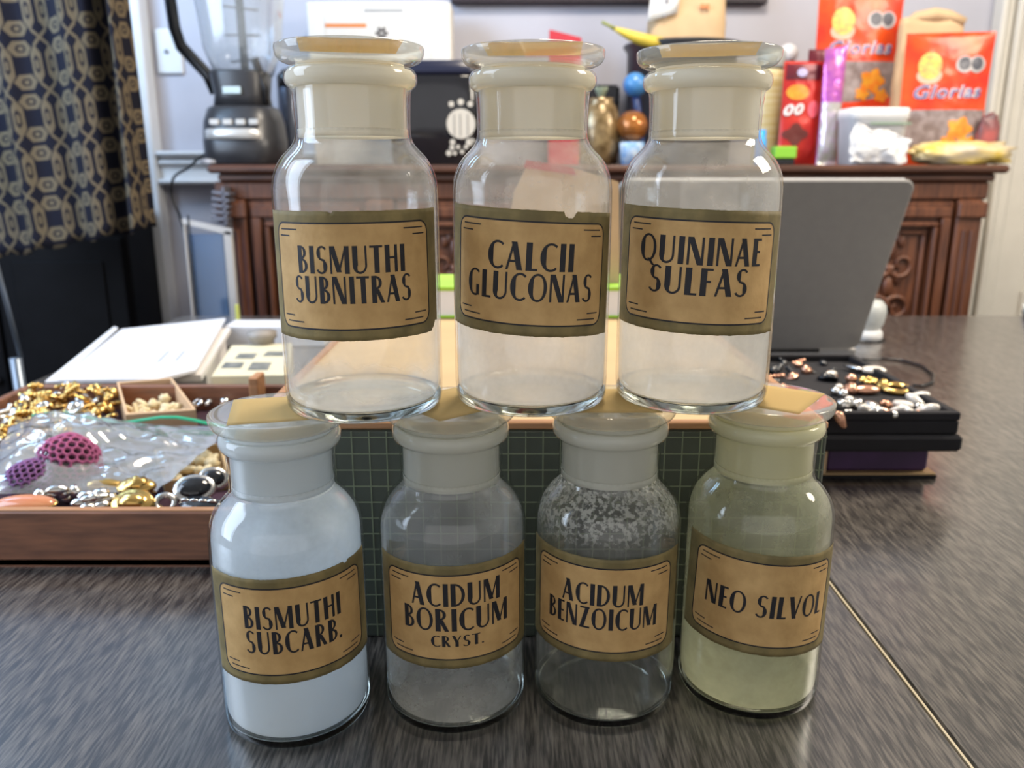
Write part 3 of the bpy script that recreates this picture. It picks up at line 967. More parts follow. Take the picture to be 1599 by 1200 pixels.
loft(jb, [(4 * s, 0, 130 * s, 40 * s, 40 * s), (5 * s, 0, 165 * s, 52 * s, 50 * s), (6 * s, 0, 255 * s, 62 * s, 60 * s), (6 * s, 0, 275 * s, 63 * s, 62 * s)])
jug = jb.build('jug', m_jug, bl_)
loft(MB(), [(0, 0, 262 * s, 66 * s, 62 * s), (0, 0, 282 * s, 66 * s, 62 * s), (0, 0, 290 * s, 58 * s, 52 * s)]).build('jug_lid', m_bk2, bl_)
sh = MB().tube([(6 * s, 0, 134 * s), (5 * s, 0, 262 * s)], 6 * s, 10)
for z in (150, 185, 222):
    for a in (0, 180):
        M = Matrix.Translation((6 * s, 0, z * s)) @ Matrix.Rotation(R(a + z), 4, 'Z')
        sh.box(0, 26 * s, -4 * s, 4 * s, -1 * s, 1 * s, .0005, M=M)
sh.build('blade_shaft', m_dark, bl_)
MB().tube([(-60 * s, 0, 262 * s), (-88 * s, 0, 256 * s), (-96 * s, 0, 244 * s), (-93 * s, 0, 195 * s), (-86 * s, 0, 170 * s), (-50 * s, 0, 130 * s), (-40 * s, 0, 105 * s)],
          6 * s, 10, flat=1.5).build('handle', m_dark, bl_)
MB().tube([(38 * s, -20 * s, 86 * s), (40 * s, -20 * s, 110 * s), (30 * s, -30 * s, 150 * s)], 6 * s, 8).build('latch', m_dark, bl_)
# its cable, hanging over the sideboard's end
pts = [(-45 * s, -10 * s, 25 * s), (-62 * s, -20 * s, 14 * s), (-85 * s, -20 * s, -4 * s), (-104 * s, -30 * s, -18 * s), (-110 * s, -30 * s, -45 * s), (-100 * s, -30 * s, -80 * s), (-92 * s, -30 * s, -140 * s), (-88 * s, -30 * s, -260 * s)]
cb = []
for i in range(len(pts) - 1):
    for k in range(5):
        u = k / 5
        p0, p1, p2, p3 = [Vector(pts[min(max(i + d, 0), len(pts) - 1)]) for d in (-1, 0, 1, 2)]
        cb.append(.5 * ((2 * p1) + (p2 - p0) * u + (2 * p0 - 5 * p1 + 4 * p2 - p3) * u * u + (3 * p1 - p0 - 3 * p2 + p3) * u ** 3))
MB().tube(cb, .003, 7).build('power_cord', m_dark, bl_)

# ------------------------------------------------------------------ things leaning at the sideboard's left end
m_bluegl = mat('blue_reflecting_glass', (.10, .22, .42), .08, .0, spec=.9)  # blue of a reflection put into the base colour
m_palemetal = mat('pale_metal_frame', (.50, .47, .44), .35, .5)
a = at_y(288, 350, 1.80); b = at_y(364, 352, 1.80)
gf = thing('glass_frame', 'glass pane in a pale metal frame leaning at the left end of the sideboard', 'frame', (a.x, 1.80, a.z - .62), rot=(0, 0, 0))
Wf = b.x - a.x; Hf = .62
fm = MB()
fm.box(Wf - .020, Wf, -.012, 0, 0, Hf - .012, .003); fm.box(0, .006, -.012, 0, 0, Hf + .006, .002)
v = [(0, -.012, Hf + .002), (Wf, -.012, Hf - .024), (Wf, -.012, Hf - .010), (0, -.012, Hf + .012)]
fm.add(v + [(x, 0, z) for x, y, z in v], [(0, 1, 2, 3), (7, 6, 5, 4), (0, 4, 5, 1), (1, 5, 6, 2), (2, 6, 7, 3), (3, 7, 4, 0)])
fm.box(0, Wf, -.012, 0, 0, .02, .003)
fm.build('metal_frame', m_palemetal, gf)
MB().box(.006, Wf - .020, -.007, -.004, .02, Hf - .02).build('pane', plastic_film('blue_reflection_pane', (.42, .66, .92), .5, .06), gf)  # the pane's blue reflection is put into its tint
MB().box(.012, .016, -.013, -.011, .0, Hf + .02).build('thin_bar', m_dark, gf)
# dark slatted rack edge between frame and sideboard
X0, X1, Z0, Z1 = ext(325, 292, 352, 352, 1.84)
rk = thing('letter_rack', 'dark grey slatted rack hanging at the sideboard\'s left end above the glass frame', 'rack', (X0, 1.84, Z0))
m_rk = mat('grey_metal_slats', (.16, .16, .19), .4, .5)
for k in range(6):
    z = (Z1 - Z0) * k / 6
    MB().box(0, X1 - X0, 0, .06, z, z + (Z1 - Z0) / 12, .001, M=Matrix.Rotation(R(8), 4, 'Y')).build('slat', m_rk, rk)
MB().box(X1 - X0 - .006, X1 - X0, 0, .06, -.01, Z1 - Z0, .001).build('side', m_rk, rk)
X0, X1, Z0, Z1 = ext(300, 268, 350, 288, 1.86)
wp = thing('wrapped_packet', 'small packet in clear wrap on the left corner of the sideboard top', 'packet', ((X0 + X1) / 2, 1.90, ZT))
MB().ball((0, 0, .007), .03, 16, 8, sx=.95, sy=.8, sz=.24, fn=lambda d: 1 + .25 * noise.noise(d * 4)).build('wrap', mat('crinkled_clear_wrap', (.55, .52, .52), .15, noise_amt=.5, noise_scale=80), wp)
# green-yellow pencil-like strip by the sideboard leg
X0, X1, Z0, Z1 = ext(368, 476, 374, 520, 1.60)
tag(MB().box(-(X1 - X0) / 2, (X1 - X0) / 2, 0, .004, 0, Z1, .001).build('ruler', mat('yellow_green_ruler', (.50, .50, .10), .5), loc=((X0 + X1) / 2, 1.60, 0)),
    'short yellow green ruler standing behind the papers in front of the sideboard', 'ruler')

# ------------------------------------------------------------------ curtain of woven coverlet and the dark hearth under it
def curtain_mat():
    m = bpy.data.materials.new('woven_coverlet'); m.use_nodes = True
    nt = m.node_tree; N = nt.nodes.new; L = nt.links.new; b = nt.nodes['Principled BSDF']
    uv = N('ShaderNodeUVMap')
    mp = N('ShaderNodeMapping'); mp.inputs['Rotation'].default_value = (0, 0, R(-5)); mp.inputs['Scale'].default_value = (1 / .0875, 1 / .103, 1)
    L(uv.outputs[0], mp.inputs[0])
    sp = N('ShaderNodeSeparateXYZ'); L(mp.outputs[0], sp.inputs[0])

    def M_(op, a, b_=None, c=None, clamp=False):
        n = N('ShaderNodeMath'); n.operation = op; n.use_clamp = clamp
        for i, x in enumerate((a, b_, c)):
            if x is None: continue
            if isinstance(x, (int, float)): n.inputs[i].default_value = x
            else: L(x, n.inputs[i])
        return n.outputs[0]

    def cell(s, c, off):   # distance from the nearest lattice point shifted by off
        return M_('ABSOLUTE', M_('SUBTRACT', M_('FRACT', M_('ADD', s, .5 - off)), .5))
    u, v = sp.outputs[0], sp.outputs[1]

    def hexd(u_, v_, a, b_, tall):
        x = M_('DIVIDE', u_, a); y = M_('DIVIDE', v_, b_)
        if tall: return M_('MAXIMUM', x, M_('ADD', M_('MULTIPLY', x, .45), M_('MULTIPLY', y, .85)))
        return M_('MAXIMUM', y, M_('ADD', M_('MULTIPLY', y, .45), M_('MULTIPLY', x, .85)))

    def rings(d):
        o = M_('MULTIPLY', M_('LESS_THAN', d, .95), M_('GREATER_THAN', d, .47))
        return M_('MAXIMUM', o, M_('LESS_THAN', d, .27))
    # stacked pair of wide links at (0, 0): fold |v| and centre at .19
    wv = M_('ABSOLUTE', M_('SUBTRACT', cell(v, 1, 0), .185)); wide = rings(hexd(cell(u, 1, 0), wv,   .240, .152, False))
    tu = M_('ABSOLUTE', M_('SUBTRACT', cell(u, 1, .5), .165)); tall = rings(hexd(tu, cell(v, 1, .5), .128, .33, True))
    # little crossings
    cu, cv = cell(u, 1, .5), cell(v, 1, 0)
    dia = M_('ABSOLUTE', M_('SUBTRACT', cu, M_('MULTIPLY', cv, 1.1)))
    cross = M_('MULTIPLY', M_('LESS_THAN', dia, .045), M_('LESS_THAN', M_('ADD', cu, cv), .30))
    k = M_('MAXIMUM', M_('MAXIMUM', wide, tall), cross)
    # weave speckle
    n = N('ShaderNodeTexNoise'); n.inputs['Scale'].default_value = 700; L(uv.outputs[0], n.inputs[0])
    n2 = N('ShaderNodeTexNoise'); n2.inputs['Scale'].default_value = 5; L(uv.outputs[0], n2.inputs[0])
    kk = M_('MULTIPLY', k, M_('ADD', M_('MULTIPLY', n.outputs[0], .8), .45))
    c1 = N('ShaderNodeMix'); c1.data_type = 'RGBA'
    c1.inputs[6].default_value = (.120, .098, .056, 1); c1.inputs[7].default_value = (.175, .130, .085, 1)
    L(n2.outputs[0], c1.inputs[0])
    c2 = N('ShaderNodeMix'); c2.data_type = 'RGBA'; c2.inputs[6].default_value = (.010, .010, .017, 1)
    L(kk, c2.inputs[0]); L(c1.outputs[2], c2.inputs[7])
    L(c2.outputs[2], b.inputs['Base Color']); b.inputs['Roughness'].default_value = .9
    b.inputs['Specular IOR Level'].default_value = .15
    return m


CY = 1.80
tr_c = at_y(188, -30, CY); br = at_y(234, 358, CY); bl2 = at_y(-120, 424, CY)
XR, XL = br.x, at_y(-150, 200, CY).x
zt_, = (at_y(100, -60, CY).z,)
SW, SH = XR - XL, 0


def cur(u, v):
    X = XL + (XR - XL) * u
    zb = bl2.z + (br.z - bl2.z) * u + .004 * sin(u * 40)
    z = zb + (.75 - zb) * v
    # folds: deep one near the right edge
    y = CY + .012 * sin(u * 21 + v * 1.2) + .006 * sin(u * 47 + 2 * v)
    y += -.045 * math.exp(-((u - .955) / .03) ** 2) + .05 * math.exp(-((u - .875) / .028) ** 2) + .03 * (u > .985)
    return (X, y, z)


nu, nv = 150, 30
mb = MB().grid(cur, nu, nv)
co = mb.build('curtain', curtain_mat())
uvl = co.data.uv_layers.new(name='UVMap')
arc_ = [0]
for i in range(nu):
    a = Vector(mb.v[i]); b = Vector(mb.v[i + 1]); arc_.append(arc_[-1] + (b - a).length)
for lp in co.data.loops:
    i = lp.vertex_index % (nu + 1)
    uvl.data[lp.index].uv = (arc_[i], co.data.vertices[lp.vertex_index].co.z)
md = co.modifiers.new('cloth', 'SOLIDIFY'); md.thickness = .004
tag(co, 'navy and beige woven coverlet hung as a curtain at the left', 'curtain')
# hanging rail above the frame
tag(MB().tube([(XL - .1, CY, .765), (XR + .05, CY, .765)], .012, 12).build('curtain_rail', m_dark), 'dark rail that the woven curtain hangs from', 'rail')

m_blk = mat('soot_black_paint', (.004, .004, .005), .6, noise_amt=.3, spec=.15)
X1 = at_y(250, 430, 2.36).x
X1 -= .0
hb_ = thing('black_cabinet', 'black cabinet standing in the dark under the woven curtain', 'cabinet', ((X1 - .35), 2.18, -.76))
cw = .35
MB().box(-cw - .02, cw, 0, .17, 0, .92, .006).build('carcass', m_blk, hb_)
MB().box(-cw - .03, cw + .006, -.02, .17, .92, .945, .005).build('top_board', m_blk, hb_)
for k in range(2):
    x = -cw + k * .35
    dr = MB().box(x, x + .34, -.016, 0, .1, .88, .003).build('door', m_blk, hb_)
    MB().box(x + .05, x + .29, -.022, -.016, .16, .82, .004).build('door_panel', m_blk, dr)
    MB().ball((x + .32 if k == 0 else x + .025, -.03, .5), .012, 12, 8).build('knob', m_dark, dr)
# chair with a tubular frame at the left
m_tube = mat('grey_steel_tube', (.16, .19, .23), .3, .6)
a = at_y(-14, 380, 1.20); b = at_y(48, 618, 1.20)
ch = thing('tube_frame_chair', 'chair at the left end of the table, one grey steel tube in view', 'chair', (b.x - .02, 1.2, -.76))
zb = -.76
dx_ = (a.x - b.x) / (a.z - b.z)
X_at = lambda z: b.x + dx_ * (z - b.z) - ch.location.x
MB().tube([(X_at(.02) , 0, .78), (X_at(.16), 0, .92), (X_at(.30), 0, 1.06), (X_at(.34) - .04, 0, 1.09), (X_at(.34) - .40, 0, 1.09), (X_at(.30) - .45, 0, 1.04), (X_at(.02) - .42, 0, .72)], .0035, 10).build('back_tube', m_tube, ch)
cxx = X_at(.02)
MB().box(cxx - .42, cxx, -.40, 0, .43, .465, .008).build('seat', m_blk, ch)
for lx, ly in ((cxx - .005, -.005), (cxx - .415, -.005), (cxx - .005, -.395), (cxx - .415, -.395)):
    MB().tube([(lx, ly, 0), (lx, ly, .43 if ly < -.1 else .78)], .009, 10).build('leg', m_tube, ch)

# ------------------------------------------------------------------ things on the sideboard, left to right
def post(x0, x1, y0, Y):
    """centre X, half width, height above the board for a thing whose frame box is x0..x1, top y0, standing at distance Y"""
    X0, X1, _, Zt = ext(x0, y0, x1, y0 + 30, Y)
    return (X0 + X1) / 2, (X1 - X0) / 2, Zt - ZT


m_steel = mat('dark_steel', (.10, .11, .14), .25, .8, noise_amt=.2)
X, wq, hq = post(432, 466, 108, 2.22)
cn = thing('canister', 'dark steel canister between the blender and the left top jar', 'canister', (X, 2.22, ZT))
MB().lathe([(0, 0), (wq * .95, 0), (wq, .004), (wq, hq * .8), (wq * .93, hq * .82), (0, hq * .82)], 28).build('canister_body', m_steel, cn)
MB().lathe([(0, hq * .8), (wq * .98, hq * .8), (wq * .98, hq * .93), (wq * .4, hq), (0, hq)], 28).build('lid', m_dark, cn)

X, wq, hq = post(478, 704, 3, 2.26)
m_cw = mat('creamy_white_carton', (.78, .75, .70), .6, noise_amt=.05)
wb = thing('white_carton', 'large white carton with a thin orange stripe standing behind the left top jar', 'box', (X, 2.26, ZT))
MB().box(-wq, wq, 0, .11, 0, hq, .004).build('carton_body', m_cw, wb)
s6 = 2.26 / F
pr_ = MB().box(-wq + 26 * s6, -wq + 86 * s6, -.0006, .0005, hq - 34 * s6, hq - 29 * s6)
pr_.build('orange_stripe', mat('orange_print', (.75, .22, .03), .5), wb)
MB().box(-wq + 84 * s6, -wq + 140 * s6, -.0006, .0005, hq - 13 * s6, hq - 10 * s6).build('grey_line', mat('grey_print', (.3, .3, .3), .5), wb)
lg = MB()
for a in range(0, 360, 60):
    M = Matrix.Translation((-wq + 108 * s6, 0, hq - 42 * s6)) @ Matrix.Rotation(R(a), 4, 'Y')
    lg.box(2 * s6, 9 * s6, -.0008, .0005, -2.2 * s6, 2.2 * s6, M=M)
lg.build('round_mark', mat('dark_print', (.08, .07, .07), .5), wb)
mfl = mat('fold_shade', (.62, .56, .50), .6)
for x in (-wq + 26 * s6, wq - 30 * s6): MB().box(x, x + .0015, -.0006, .0005, .01, hq - .01).build('fold_line', mfl, wb)

X, wq, hq = post(600, 750, 93, 2.06)
pk = thing('rice_cooker', 'glossy black cooker with a pale round emblem between the left and middle top jars', 'appliance', (X, 2.06, ZT))
dq = .085
m_gb = mat('glossy_black_enamel', (.012, .012, .015), .14, noise_amt=.2, coat=.4)
m_nv = mat('navy_black_lid', (.010, .013, .035), .3)
loft(MB(), [(0, dq, 0, wq * .90, dq * .9), (0, dq, .004, wq * .95, dq * .95), (0, dq, hq * .45, wq, dq), (0, dq, hq * .84, wq * .99, dq * .98), (0, dq, hq * .87, wq * .96, dq * .96)], 32, 5).build('cooker_body', m_gb, pk)
loft(MB(), [(0, dq, hq * .87, wq * 1.0, dq), (0, dq, hq * .90, wq * 1.01, dq * 1.01), (0, dq, hq * .985, wq * .97, dq * .97), (0, dq, hq, wq * .92, dq * .92)], 32, 5).build('cooker_lid', m_nv, pk)
em = MB(); sq = 2.06 / F
ex, ez = (716 - 675) * sq, hq - (183 - 93) * sq


def disc2(mb, x, z, rx, rz, y=-.001, n=20):
    k = len(mb.v)
    for yy in (y, y + .0012):
        for i in range(n): mb.v.append((x + rx * cos(2 * pi * i / n), yy, z + rz * sin(2 * pi * i / n)))
    mb.f.append(tuple(range(k, k + n))); mb.smooth.append(False)
    for i in range(n):
        j = (i + 1) % n; mb.f.append((k + j, k + i, k + n + i, k + n + j)); mb.smooth.append(False)


for x, z, rx in ((0, 0, 21.5), (-14, 28, 4), (0, 31, 4.5), (14, 28, 4), (-13, -26, 4), (-14, -34, 3.5), (-19, -42, 4), (-10, -42, 3), (-5, -33, 3), (12, -26, 5), (7, -33, 3), (1, -40, 3), (17, -24, 3)):
    disc2(em, ex + x * sq, ez + z * sq, rx * sq, rx * sq)
em.build('emblem_print', mat('pale_emblem', (.55, .50, .42), .5), pk)
el = MB()
for x in (-10, -1, 10): el.box(ex + (x - 1) * sq, ex + (x + 1) * sq, -.0016, -.0008, ez - 17 * sq, ez + 14 * sq)
el.build('emblem_lines', mat('grey_emblem_lines', (.25, .23, .20), .5), pk)

X, wq, hq = post(858, 908, 46, 2.30)
rb = thing('red_book', 'red book standing on end behind the middle top jar', 'book', (X, 2.30, ZT), rot=(0, R(0), 0))
v = [(-wq, 0, 0), (wq, 0, 0), (wq, 0, hq - .020), (-wq, 0, hq)]
MB().add(v + [(x, .025, z) for x, y, z in v], [(0, 1, 2, 3), (7, 6, 5, 4), (0, 4, 5, 1), (1, 5, 6, 2), (2, 6, 7, 3), (3, 7, 4, 0)]).build('cover', m_red, rb)
MB().box(-wq + .003, wq - .0005, .004, .021, .003, hq - .024).build('pages', m_white, rb)

# pot with a kraft sack and a banana on it
X, wq, hq = post(976, 1160, 69, 2.22)
pt = thing('stock_pot', 'black pot behind the right top jar with a paper sack on top', 'pot', (X, 2.25, ZT))
rp_ = wq
MB().lathe([(0, 0), (rp_ * .86, 0), (rp_ * .90, .008), (rp_ * .93, hq * .94), (rp_, hq - .004), (rp_, hq), (rp_ * .9, hq), (rp_ * .88, .01), (0, .01)], 40).build('pot_body', m_bk2, pt)
MB().lathe([(0, hq - .010), (rp_ * .89, hq - .010), (rp_ * .89, hq - .006), (rp_ * .5, hq - .001), (0, hq - .001)], 40).build('lid', m_dark, pt)
p = Vector((X, 2.25, ZT + hq))
a = at_y(1010, 60, 2.22); b = at_y(1130, 60, 2.22)
kb = thing('paper_sack', 'kraft paper sack with a white printed panel standing on the black pot', 'bag', ((a.x + b.x) / 2, 2.22, p.z - .001))
hw = (b.x - a.x) / 2


def crumple(fn, amp, sc, seed):
    def g(u, v):
        q = Vector(fn(u, v)); n = noise.noise_vector(q * sc + Vector((seed, 0, 0)))
        n2 = noise.noise_vector(q * sc * 2.7 + Vector((0, seed, 0)))
        return q + n * amp + n2 * amp * .4
    return g


def sack(name, hw, hd, h, m, parent, amp=.004, sc=14, seed=1, lean=0.0, taper=.9, tilt=0):
    mb = MB()

    def fn(u, v):
        a = 2 * pi * u
        k = 1 - (1 - taper) * v
        c, s_ = cos(a), sin(a)
        x = hw * k * math.copysign(abs(c) ** .45, c); y = hd * (1 - .55 * v ** 2) * math.copysign(abs(s_) ** .45, s_)
        return (x + lean * v, y, h * v + tilt * x * v)
    g = crumple(fn, amp, sc, seed)

    def g2(u, v):
        q = g(u % 1.0, v)
        if v < .02: q.z = max(q.z, 0.0) * 0
        return q
    mb.grid(g2, 40, 20)
    n0 = len(mb.v); mb.v += [(0, 0, 0), (lean, 0, h)]
    # floor and folded top
    for i in range(40):
        mb.f.append((i + 1, i, n0)); mb.smooth.append(False)
        mb.f.append((20 * 41 + i, 20 * 41 + i + 1, n0 + 1)); mb.smooth.append(False)
    return mb.build(name, m, parent, merge=True)


sack('sack_body', hw, .045, .20, m_kraft, kb, .0035, 16, 3)
a2 = at_y(1022, 40, 2.17); 
MB().grid(lambda u, v: (-hw + .012 + u * hw * .75 - .02 * (1 - v), -.052 + .002 * sin(u * 7), .045 + v * .16 + u * .02), 6, 6).build('white_print_panel', m_white, kb).modifiers.new('paper', 'SOLIDIFY').thickness = .001
pp = MB()
for k, (x, z, w_, h_) in enumerate(((.012, .085, .010, .018), (.010, .055, .006, .006), (.030, .105, .008, .012), (-.008, .10, .006, .02))):
    pp.box(-hw + .02 + x, -hw + .02 + x + w_, -.0555, -.054, z, z + h_)
pp.build('grey_print', mat('grey_marks', (.25, .25, .28), .6), kb)
pp = MB(); z0 = .05
for k in range(2): pp.box(hw * .25 + k * .012, hw * .25 + k * .012 + .009, -.052, -.0465, .075, .085)
pp.build('orange_print', mat('orange_mark', (.65, .22, .08), .6), kb)
bn = thing('banana', 'yellow banana tip with a green stem poking out left of the paper sack', 'banana', tuple(at_y(1000, 68, 2.14)))
pts = [(x - 1000, -(y - 68)) for x, y in ((943, 39), (952, 43), (962, 48), (972, 52), (985, 57), (1000, 62), (1018, 66), (1040, 66))]
sb_ = 2.14 / F
MB().tube([(x * sb_, 0, z * sb_) for x, z in pts[2:]], [.0045, .0085, .012, .0145, .015, .008], 10).build('banana_body', mat('banana_yellow', (.70, .52, .06), .45, noise_amt=.2), bn)
MB().tube([(x * sb_, 0, z * sb_) for x, z in pts[:3]], [.004, .0035, .0048], 8).build('stem', mat('green_stem', (.25, .28, .05), .5), bn)

m_blue = mat('sky_blue_plastic', (.06, .22, .50), .3, noise_amt=.1)
m_navy = mat('navy_plastic', (.012, .03, .12), .35)
X, wq, hq = post(973, 1010, 113, 2.05)
sc2 = thing('scoop', 'blue round ice cream scoop with a dark handle standing in the ornaments', 'scoop', (X, 2.05, ZT))
MB().ball((0, 0, hq - wq), wq, 20, 14).build('bowl', m_blue, sc2)
MB().tube([(.002, 0, hq - wq * 1.6), (.010, 0, hq * .55), (.022, 0, hq * .2), (.026, 0, 0)], [.010, .009, .008, .008], 10).build('handle', m_navy, sc2)

m_gold2 = mat('mottled_gold_glass', (.30, .21, .10), .22, .3, noise_scale=45, col2=(.12, .075, .03), bump=.5)
m_cop = mat('copper_amber_glass', (.45, .16, .03), .15, .35, noise_scale=30, col2=(.20, .07, .02), bump=.3)
X, wq, hq = post(905, 972, 142, 2.0)
gj = thing('pineapple_jar', 'mottled gold glass jar shaped like a fruit between the middle and right top jars', 'jar', (X, 2.0, ZT))
MB().lathe([(0, 0), (wq * .6, 0), (wq * .8, hq * .06), (wq, hq * .3), (wq * .97, hq * .55), (wq * .75, hq * .78), (wq * .55, hq * .86), (wq * .6, hq * .9), (0, hq * .9)], 30).build('jar_body', m_gold2, gj)
lf = MB()
for a in range(0, 360, 45):
    M = Matrix.Translation((0, 0, hq * .88)) @ Matrix.Rotation(R(a), 4, 'Z') @ Matrix.Rotation(R(28), 4, 'Y')
    lf.ball((0, 0, .016), .011, 8, 6, M=M, sx=.3, sy=.6, sz=1.5)
lf.build('leafy_lid', mat('grey_green_glass', (.22, .26, .18), .3), gj)
X, wq, hq = post(965, 1012, 168, 1.96)
aj = thing('amber_ornament', 'round copper amber glass ornament on a pale blue cup left of the right top jar', 'ornament', (X, 1.96, ZT))
MB().ball((0, 0, hq * .68), wq, 20, 14, sz=.95, fn=lambda d: 1 + .05 * cos(8 * atan2(d.y, d.x))).build('globe', m_cop, aj)
MB().lathe([(0, 0), (wq * .7, 0), (wq * .85, hq * .38), (wq * .80, hq * .40), (0, hq * .36)], 22).build('cup', mat('pale_blue_cup', (.16, .36, .66), .3, noise_scale=60, col2=(.6, .68, .75)), aj)
X, wq, hq = post(905, 968, 132, 2.3)
tag(MB().box(-wq, wq, 0, .06, 0, hq, .008).build('radio', m_dark, loc=(X, 2.30, ZT)), 'black box-shaped device behind the gold fruit jar', 'device')

X, wq, hq = post(1183, 1226, 78, 2.1)
cj = thing('candle_jar', 'tall jar with yellow contents and a grey lid just right of the right top jar', 'jar', (X, 2.1, ZT))
MB().lathe([(0, 0), (wq * .9, 0), (wq * .95, .005), (wq * .95, hq * .80), (wq * .85, hq * .84), (0, hq * .84)], 26).build('yellow_fill', mat('yellow_beige_wax', (.46, .34, .12), .35, noise_scale=10, stretch=(1, 1, 18), col2=(.56, .48, .28)), cj)
MB().lathe([(0, hq * .84), (wq * .95, hq * .84), (wq, hq * .86), (wq, hq * .97), (wq * .9, hq), (0, hq)], 26).build('lid', mat('grey_lid', (.35, .37, .36), .4), cj)
X, wq, hq = post(1216, 1246, 68, 2.27)
wbz = thing('tea_ball', 'white round knob on a slim stand behind the tall yellow jar', 'ornament', (X, 2.27, ZT))
MB().ball((0, 0, hq - wq), wq, 18, 12).build('knob', m_white, wbz)
MB().lathe([(0, 0), (.020, 0), (.018, .006), (.006, .012), (.005, hq - wq * 1.8), (0, hq - wq * 1.8)], 16).build('stand', m_steel, wbz)
X, wq, hq = post(1180, 1197, 203, 1.93)
tag(MB().lathe([(0, 0), (wq, 0), (wq, hq * .7), (wq * .8, hq * .75), (wq * .8, hq), (0, hq)], 18).build('bottle_cap', mat('bright_blue_cap', (.02, .30, .75), .35), loc=(X, 1.93, ZT)), 'small bright blue bottle cap right of the right top jar', 'cap')
X, wq, hq = post(1206, 1240, 229, 1.90)
gbx = thing('small_box', 'small box with a lime green lid at the front edge of the sideboard', 'box', (X, 1.885, ZT))
MB().box(-wq * .9, wq * .9, 0, .03, 0, hq * .35, .002).build('box_base', m_dark, gbx)
MB().box(-wq, wq, -.002, .032, hq * .35, hq, .002).build('box_lid', mat('lime_green', (.22, .50, .04), .4), gbx)


# ------------------------------------------------------------------ snack pouches
def text_mesh(s, shear=.35, off=0.0, spacing=1.0):
    c = bpy.data.curves.new('lettering', 'FONT'); c.body = s; c.shear = shear; c.offset = off; c.space_character = spacing
    c.resolution_u = 3
    o = bpy.data.objects.new('lettering', c); COL.objects.link(o)
    dg_ = bpy.context.evaluated_depsgraph_get(); me = bpy.data.meshes.new_from_object(o.evaluated_get(dg_))
    vs = [tuple(v.co) for v in me.vertices]; fs = [tuple(p.vertices) for p in me.polygons]
    bpy.data.objects.remove(o); bpy.data.curves.remove(c); bpy.data.meshes.remove(me)
    return vs, fs


m_foil = mat('orange_red_foil', (.86, .100, .016), .28, .1, noise_scale=14, col2=(.66, .030, .012), bump=.6, bscale=28)
m_candy = mat('grey_brown_wrapped_candy', (.20, .15, .14), .3, noise_scale=55, col2=(.34, .28, .28), bump=.6)
m_org = mat('orange_print_flower', (.80, .20, .02), .4, noise_scale=60, col2=(.75, .35, .03))
m_blu = mat('blue_grey_print', (.11, .13, .34), .4)
m_ylg = mat('yellow_green_print', (.60, .62, .12), .4, noise_scale=80, col2=(.45, .30, .12))
m_pnk = mat('pinkish_print', (.75, .42, .30), .4)
m_gry = mat('grey_badge_print', (.45, .42, .42), .4)
m_dgy = mat('dark_badge_print', (.08, .08, .10), .4)


